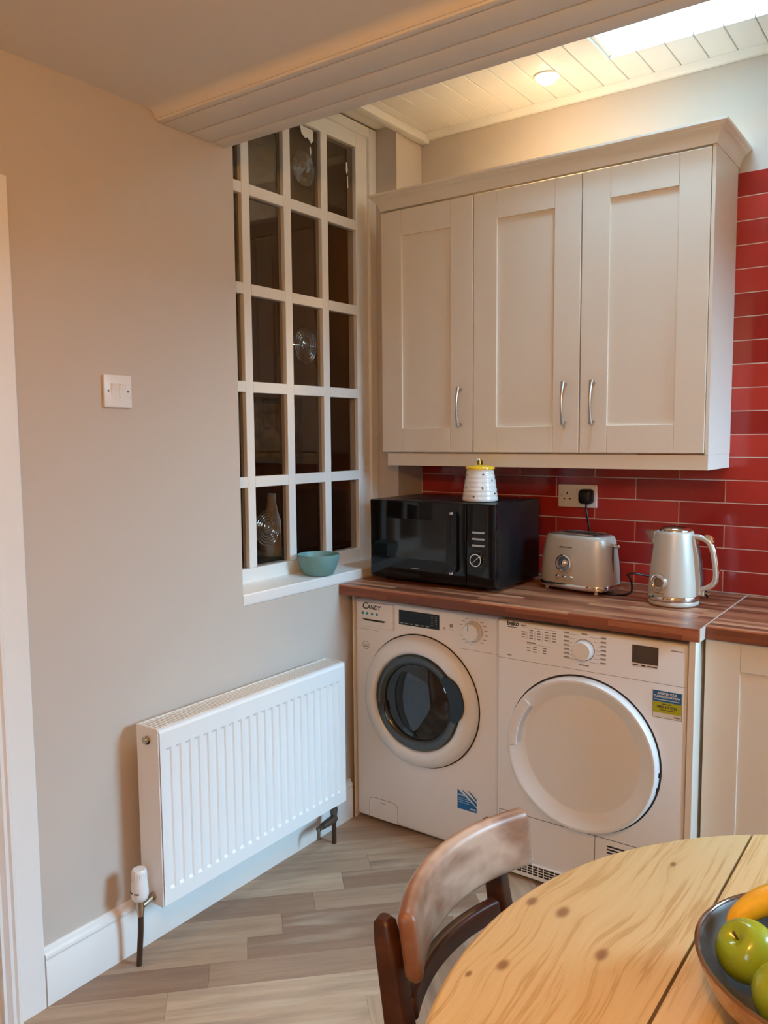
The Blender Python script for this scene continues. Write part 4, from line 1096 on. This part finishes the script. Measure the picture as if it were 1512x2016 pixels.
# thermostatic valve at the lower left (parts of the radiator assembly)
vx, vy = 0.050, -0.044
VZ = 0.159
hdp = [(0.0, 0.122), (0.017, 0.121), (0.0195, 0.117), (0.0200, 0.108), (0.0205, 0.090), (0.0225, 0.078), (0.0235, 0.060), (0.0235, 0.046), (0.020, 0.036), (0.013, 0.031), (0.0, 0.030)]
b_ = B(); lathe(b_, [(r, z) for r, z in hdp], 'z', (vx, vy, 0), 32); th = obj('thermostat_head', b_, MT['plastic'], ra, smooth=40)
b_ = B()
for k in range(22):
    a = 2 * math.pi * k / 22
    tube(b_, [(vx + 0.0202 * math.cos(a), vy + 0.0202 * math.sin(a), 0.092), (vx + 0.0198 * math.cos(a), vy + 0.0198 * math.sin(a), 0.112)], 0.0009, 5)
obj('grip_ribs', b_, MT['plastic'], th)
b_ = B()
for a0 in (-75, -25):
    rr = [(vx + 0.0238 * math.cos(R(a0 - 50 + k * 8)), vy + 0.0238 * math.sin(R(a0 - 50 + k * 8)), 0.060 + (0.004 if k in (0, 4) and 0 else 0)) for k in range(5)]
    tube(b_, rr, 0.0016, 6)
obj('setting_marks', b_, MT['black'], th)
b_ = B(); tube(b_, [(vx, vy, 0.032), (vx, vy, 0.012), (vx, vy, -0.012)], [0.010, 0.0115, 0.009], 18); tube(b_, [(vx, vy, 0.010), (vx, -0.006, 0.022), (vx, 0.002, 0.022)], [0.008, 0.009, 0.012], 16)
lathe(b_, [(0.0125, 0.0), (0.0125, -0.006), (0.0, -0.006)], 'y', (vx, -0.001, 0.022), 16)
obj('valve_body', b_, MT['valve'], ra, smooth=40)
b_ = B(); tube(b_, [(vx, vy, -0.010), (vx - 0.004, vy + 0.001, -0.06), (vx - 0.012, vy - 0.002, -0.159)], 0.0078, 14); obj('feed_pipe', b_, MT['copper'], ra, smooth=50)
# lockshield valve at the lower right
b_ = B(); tube(b_, [(0.050, 0.786, 0.004), (0.050, 0.788, -0.040), (0.050, 0.788, -0.080)], [0.012, 0.013, 0.010], 16); tube(b_, [(0.053, 0.790, -0.066), (0.056, 0.755, -0.066), (0.058, 0.712, -0.066)], [0.013, 0.0145, 0.011], 16); tube(b_, [(0.058, 0.716, -0.066), (0.060, 0.690, -0.066)], [0.007, 0.010], 12); lathe(b_, [(0.0, -0.046), (0.015, -0.046), (0.015, -0.030), (0.0, -0.030)], 'z', (0.050, 0.788, 0), 6)
obj('lockshield_valve', b_, MT['oldvalve'], ra, smooth=40)
b_ = B(); tube(b_, [(0.062, 0.690, -0.064), (0.066, 0.684, -0.080), (0.066, 0.682, -0.100)], 0.0045, 8); obj('drain_lever', b_, MT['oldvalve'], ra, smooth=40)
b_ = B(); tube(b_, [(0.050, 0.788, -0.078), (0.050, 0.788, -0.159)], 0.0085, 12); obj('return_pipe', b_, MT['copper'], ra, smooth=40)

# ================================================================== LIGHT SWITCH, DOWNLIGHT, LAMP
ls = thing('light_switch', 'white double light switch on the beige wall', 'light switch', (0.0002, -1.5345, 1.5695))
obj('face_plate', bx(0, 0.0095, -0.0435, 0.0435, -0.0430, 0.0430, 0.0025, 3), MT['plastic'], ls, smooth=40)
for cy in (-0.0125, 0.0125):
    b_ = B(); prism(b_, [(0.009, -0.0195), (0.0112, -0.0195), (0.0118, 0.0), (0.0150, 0.0195), (0.009, 0.0195)], 'y', cy - 0.0090, cy + 0.0090); obj('rocker', b_, MT['plastic'], ls)
for cy in (-0.031, 0.031):
    b_ = B(); lathe(b_, [(0.0, 0.0099), (0.0030, 0.0099), (0.0032, 0.009)], 'x', (0, cy, 0), 14); obj('screw', b_, MT['oldvalve'], ls)
dn = thing('downlight', 'glowing recessed downlight in the boarded ceiling', 'downlight', (0.636, -0.226, ZE))
b_ = B(); lathe(b_, [(0.033, -0.001), (0.034, -0.006), (0.043, -0.005), (0.0455, -0.0002), (0.033, -0.0002)], 'z', n=40); obj('bezel', b_, MT['white'], dn, smooth=40)
MT['bulb'] = mat('lamp_glow', (1, 0.9, 0.7), 0.4, emit=((1.0, 0.80, 0.48), 14.0))
b_ = B(); lathe(b_, [(0.033, -0.0010), (0.030, -0.016), (0.022, -0.022), (0.0, -0.023)], 'z', n=32); obj('bulb', b_, MT['bulb'], dn, smooth=60)
sl = bpy.data.lights.new('downlight_spot', 'SPOT'); sl.energy = SPOT_W; sl.color = (1.0, 0.66, 0.26); sl.spot_size = R(115); sl.spot_blend = 0.8; sl.shadow_soft_size = 0.03
so = bpy.data.objects.new('downlight_spot', sl); COL.objects.link(so); so.location = (0, 0, -0.03); so.parent = dn

def m_globe():
    m = bpy.data.materials.new('frosted_globe'); m.use_nodes = True
    t = NT(m); t.n.remove(t.n['Principled BSDF'])
    tr = t.add('ShaderNodeBsdfTransparent'); em = t.add('ShaderNodeEmission'); mx = t.add('ShaderNodeMixShader')
    em.inputs[0].default_value = (*WARM, 1); em.inputs[1].default_value = 9.0; mx.inputs[0].default_value = 0.12
    t.l(tr.outputs[0], mx.inputs[1]); t.l(em.outputs[0], mx.inputs[2]); t.l(mx.outputs[0], t.n['Material Output'].inputs[0])
    return m
def pendant(x, y, watts, label, z=ZC):
    pl = thing('pendant_lamp', label, 'lamp', (x, y, z))
    b_ = B(); tube(b_, [(0, 0, 0), (0, 0, -0.22)], 0.004, 8); obj('flex', b_, MT['black'], pl)
    b_ = B(); lathe(b_, [(0.0, 0), (0.04, -0.0005), (0.04, -0.02), (0.0, -0.025)], 'z', n=24); obj('ceiling_rose', b_, MT['white'], pl, smooth=40)
    b_ = B(); lathe(b_, [(0.07 * math.sin(math.pi * k / 12), -0.28 - 0.07 * math.cos(math.pi * k / 12)) for k in range(13)], 'z', n=24); obj('globe', b_, GLOBE, pl, smooth=60)
    ll = bpy.data.lights.new('pendant_light', 'POINT'); ll.energy = watts; ll.color = WARM; ll.shadow_soft_size = 0.06
    lo = bpy.data.objects.new('pendant_light', ll); COL.objects.link(lo); lo.location = (0, 0, -0.28); lo.parent = pl
GLOBE = m_globe()
pendant(1.75, -2.95, WARM_W, 'glowing globe pendant lamp hanging from the main ceiling')
pendant(-0.72, 1.55, 2.2, 'unseen dim globe lamp added to brighten the dark hall', 2.75)  # lamp added out of view to lift the hall behind the panes

# ================================================================== TABLE
TX, TY, TR, TZ = 1.9706, -1.9339, 0.6362, 0.75
tb = thing('dining_table', 'round pine dining table with plank top', 'table', (TX, TY, 0))
KN = [(1.366, -1.840, 0.013), (1.415, -1.840, 0.016), (1.497, -1.902, 0.015), (1.399, -1.997, 0.013), (1.371, -2.038, 0.007), (1.507, -1.613, 0.008), (1.62, -2.05, 0.006), (2.2, -1.8, 0.014), (1.95, -1.6, 0.012)]
MT['pine'] = m_pine([(x - TX, y - TY, s) for x, y, s in KN])
def leaf(x0, x1, name):
    """slice of the round top between two x lines, with a rounded outer edge"""
    b_ = B(); n = 160
    rings = []
    prof = [(TR - 0.010, TZ - 0.024), (TR - 0.003, TZ - 0.022), (TR, TZ - 0.014), (TR - 0.001, TZ - 0.006), (TR - 0.005, TZ - 0.0015), (TR - 0.009, TZ)]
    lathe(b_, prof, 'z', n=n, cap=True)
    for cx, s in ((x0, -1), (x1, 1)):
        if abs(cx) < TR:
            g = b_.verts[:] + b_.edges[:] + b_.faces[:]
            r = bmesh.ops.bisect_plane(b_, geom=g, plane_co=(cx, 0, 0), plane_no=(s, 0, 0), clear_outer=True)
            es = [e for e in r['geom_cut'] if isinstance(e, bmesh.types.BMEdge)]
            bmesh.ops.holes_fill(b_, edges=es)
    return obj(name, b_, MT['pine'], tb, smooth=30)
g1 = 1.590 - TX
leaf(-1, g1 - 0.0022, 'top_board'); leaf(g1 + 0.0022, -g1 - 0.0022, 'top_board'); leaf(-g1 + 0.0022, 1, 'top_board')
b_ = B(); lathe(b_, [(0.40, TZ - 0.10), (0.42, TZ - 0.10), (0.42, TZ - 0.0245), (0.40, TZ - 0.0245), (0.40, TZ - 0.10)], 'z', n=64); obj('apron', b_, MT['pine'], tb, smooth=30)
for k in range(4):
    a = R(45 + 90 * k); cx, cy = 0.36 * math.cos(a), 0.36 * math.sin(a)
    b_ = B(); lathe(b_, [(0, 0), (0.022, 0), (0.028, 0.05), (0.032, 0.30), (0.026, 0.50), (0.036, 0.56), (0.036, 0.60), (0.040, 0.61), (0.040, TZ - 0.025), (0, TZ - 0.025)], 'z', (cx, cy, 0), 24); obj('leg', b_, MT['pine'], tb, smooth=40)

# ================================================================== CHAIR
MT['chairdark'] = m_chair('dark_stained_wood', (0.035, 0.011, 0.006), (0.085, 0.028, 0.014), (3, 3, 10))
MT['chairrail'] = m_chair('worn_chair_rail', (0.17, 0.075, 0.038), (0.33, 0.185, 0.115), (5, 2.5, 12), worn=0.75, end_stain=True)
ch = thing('dining_chair', 'dark wooden dining chair with worn curved back rail', 'chair', (1.46, -1.835, 0), R(3.5))
CRX = 0.205       # rail circle: centre x relative to the chair base, radius
def arc_pts(rad, cx, half, z, n=20):
    return [(cx - rad * math.cos(half * (-1 + 2 * i / n)), rad * math.sin(half * (-1 + 2 * i / n)), z) for i in range(n + 1)]
def curved_board(bm, rad, cx, half, z0, z1, th, lean=0.0, n=22, round_=0.008, a_lo=None):
    rings = []
    lo_ = -half if a_lo is None else a_lo
    e = 0.022
    angs = [(lo_, 0.55), (lo_ + 0.25 * e, 0.80), (lo_ + 0.6 * e, 0.94)] + [(lo_ + e + (half - lo_ - 2 * e) * i / n, 1.0) for i in range(n + 1)] + [(half - 0.6 * e, 0.94), (half - 0.25 * e, 0.80), (half, 0.55)]
    for a, k in angs:
        ht = (z1 - z0) / 2 - (1 - k) * 0.022
        sec = rrect(th / 2 * k, ht, min(round_, th / 2 * 0.95) * k, 4)
        ring = []
        for u, v in sec:
            r = rad - u
            ring.append((cx - r * math.cos(a) - lean * v, r * math.sin(a), (z0 + z1) / 2 + v))
        rings.append(ring)
    return loft(bm, rings)
RR = 0.385
b_ = B(); curved_board(b_, RR, 0.142, 0.565, 0.692, 0.790, 0.026, lean=0.15, round_=0.012, a_lo=-0.50); obj('back_rail', b_, MT['chairrail'], ch, smooth=40, label='worn honey-brown curved top rail')
b_ = B(); curved_board(b_, RR, 0.138, 0.405, 0.607, 0.643, 0.020, lean=0.1, round_=0.006); obj('back_slat', b_, MT['chairdark'], ch, smooth=40)
for s in (-1, 1):
    b_ = B(); rings = []
    for x_, z_, hx, hy in ((-0.180, 0.0, 0.016, 0.015), (-0.205, 0.20, 0.019, 0.0165), (-0.208, 0.44, 0.021, 0.0175), (-0.218, 0.60, 0.019, 0.0165), (-0.240, 0.735, 0.016, 0.0155), (-0.245, 0.762, 0.013, 0.0135), (-0.246, 0.768, 0.008, 0.009)):
        rings.append([(x_ + u, s * 0.172 + v, z_) for u, v in rrect(hx, hy, 0.006, 3)])
    loft(b_, rings); obj('back_leg', b_, MT['chairdark'], ch, smooth=40)
    b_ = B(); rings = []
    for z_, h in ((0.0, 0.014), (0.25, 0.018), (0.428, 0.020)):
        rings.append([(0.165 + u, s * 0.175 + v, z_) for u, v in rrect(h, h, 0.005, 3)])
    loft(b_, rings); obj('front_leg', b_, MT['chairdark'], ch, smooth=40)
    b_ = B(); tube(b_, [(-0.185, s * 0.172, 0.20), (0.150, s * 0.175, 0.20)], 0.010, 10); obj('stretcher', b_, MT['chairdark'], ch, smooth=50)
b_ = B(); loft(b_, [[(x_, y_, 0.428) for x_, y_ in rrect(0.185, 0.192, 0.03)], [(x_, y_, 0.444) for x_, y_ in rrect(0.190, 0.197, 0.03)], [(x_, y_, 0.450) for x_, y_ in rrect(0.184, 0.190, 0.03)]])
obj('seat', b_, MT['chairdark'], ch, smooth=40)

# ================================================================== FRUIT BOWL
def m_bowl():
    m = mat('brown_stoneware', (0.2, 0.12, 0.07), 0.22, coat=0.3)
    t = NT(m); b = t.n['Principled BSDF']
    f = t.noise(t.coords((6, 6, 3)), 2.5, 4, 0.6, 0.5)
    c = t.ramp(f, [(0.3, (0.13, 0.055, 0.025)), (0.5, (0.30, 0.16, 0.085)), (0.7, (0.46, 0.33, 0.22))])
    t.l(c, b.inputs['Base Color']); return m
BX, BY, BZ = 1.7745, -1.8863, TZ
fb = thing('fruit_bowl', 'brown glazed stoneware bowl holding fruit on the table', 'bowl', (BX, BY, BZ))
b_ = B(); lathe(b_, [(0.0, 0.0), (0.060, 0.0), (0.064, 0.004), (0.090, 0.010), (0.122, 0.026), (0.145, 0.050), (0.155, 0.073), (0.158, 0.081), (0.156, 0.084)], 'z', n=64); obj('outer_wall', b_, m_bowl(), fb, smooth=60)
b_ = B(); lathe(b_, [(0.156, 0.084), (0.1535, 0.083), (0.150, 0.074), (0.140, 0.052), (0.118, 0.030), (0.088, 0.016), (0.050, 0.011), (0.0, 0.010)], 'z', n=64); obj('inner_glaze', b_, mat('grey_blue_glaze', (0.105, 0.11, 0.105), 0.38, spec=0.3, var=(10, 0.15)), fb, smooth=60)
b_ = B(); lathe(b_, [(0.1575, 0.0815), (0.1585, 0.0835), (0.1560, 0.0855), (0.1530, 0.0840), (0.1525, 0.0820)], 'z', n=64); obj('rim', b_, mat('rim_glaze', (0.14, 0.075, 0.045), 0.12, coat=0.4, var=(12, 0.2)), fb, smooth=60)

def m_apple():
    m = mat('green_apple', (0.25, 0.36, 0.02), 0.22, coat=0.35)
    t = NT(m); b = t.n['Principled BSDF']
    f = t.noise(t.coords((1, 1, 1)), 22, 3, 0.5)
    sp = t.noise(t.coords(), 340, 1, 0.5)
    c = t.ramp(f, [(0.3, (0.225, 0.36, 0.018)), (0.7, (0.33, 0.42, 0.03))])
    c = t.mix(t.ramp(sp, [(0.70, (0, 0, 0)), (0.76, (0.35, 0.35, 0.35))]), c, (0.6, 0.65, 0.25))
    t.l(c, b.inputs['Base Color']); return m
MT['apple'] = m_apple()
MT['stem'] = mat('apple_stem', (0.10, 0.055, 0.02), 0.7, var=(60, 0.3))
def apple(loc, r, tilt, rz, label):
    a = thing('apple', label, 'apple', loc, 0, 'green apples in the fruit bowl')
    a.rotation_mode = 'QUATERNION'
    a.rotation_quaternion = Vector(tilt).normalized().to_track_quat('Z', 'Y')
    prof = []
    for k in range(25):
        u = math.pi * k / 24
        rr = r * math.sin(u) * (1 + 0.06 * math.cos(u)) ; z = -r * 0.94 * math.cos(u)
        z -= r * 0.34 * math.exp(-(rr / (0.30 * r)) ** 2) * (1 if u > math.pi / 2 else -0.6)
        prof.append((rr, z))
    b_ = B(); lathe(b_, prof, 'z', n=36); obj('skin', b_, MT['apple'], a, smooth=80)
    b_ = B(); tube(b_, [(0, 0, r * 0.52), (0.001, 0.001, r * 0.80), (0.004, 0.001, r * 1.08)], [0.0012, 0.0013, 0.0020], 8); obj('stem', b_, MT['stem'], a, smooth=60)
apple((1.6760, -1.9020, 0.8240), 0.0368, (-0.40, -0.62, 0.85), 0.3, 'green apple with stem at the left edge of the bowl')
apple((1.7560, -1.8690, 0.8330), 0.0370, (0.3, 0.2, 1.0), 1.2, 'green apple under the right-hand end of the banana')
apple((1.7310, -1.9640, 0.8240), 0.0370, (0.5, -0.3, 0.6), 2.0, 'green apple nearest the front rim of the bowl')
apple((1.8050, -1.9300, 0.8200), 0.0375, (0.5, 0.1, 0.8), 2.6, 'green apple at the far right of the bowl')
def banana(label, pts, rads):
    bn = thing('banana', label, 'banana', pts[0])
    o0 = Vector(pts[0])
    P = spline([Vector(p) - o0 for p in pts], 6)
    n = len(P); rr = []
    for i in range(n):
        s = i / (n - 1) * (len(rads) - 1); k = min(int(s), len(rads) - 2); rr.append(rads[k] + (rads[k + 1] - rads[k]) * (s - k))
    b_ = B(); tube(b_, P, rr, 12); obj('skin', b_, MT['banana'], bn, smooth=50)
    b_ = B(); tube(b_, [P[0] + (P[0] - P[1]).normalized() * 0.004, P[0]], [0.0035, 0.0045], 8); obj('tip', b_, MT['stem'], bn)
MT['banana'] = mat('banana_skin', (0.74, 0.47, 0.03), 0.42, var=(30, 0.18))
banana('yellow banana lying over the apples at the back of the bowl', [(1.648, -1.868, 0.826), (1.656, -1.855, 0.836), (1.678, -1.830, 0.850), (1.712, -1.806, 0.860), (1.752, -1.792, 0.860), (1.792, -1.790, 0.852), (1.815, -1.795, 0.846)], [0.005, 0.013, 0.0175, 0.019, 0.0185, 0.013, 0.006])
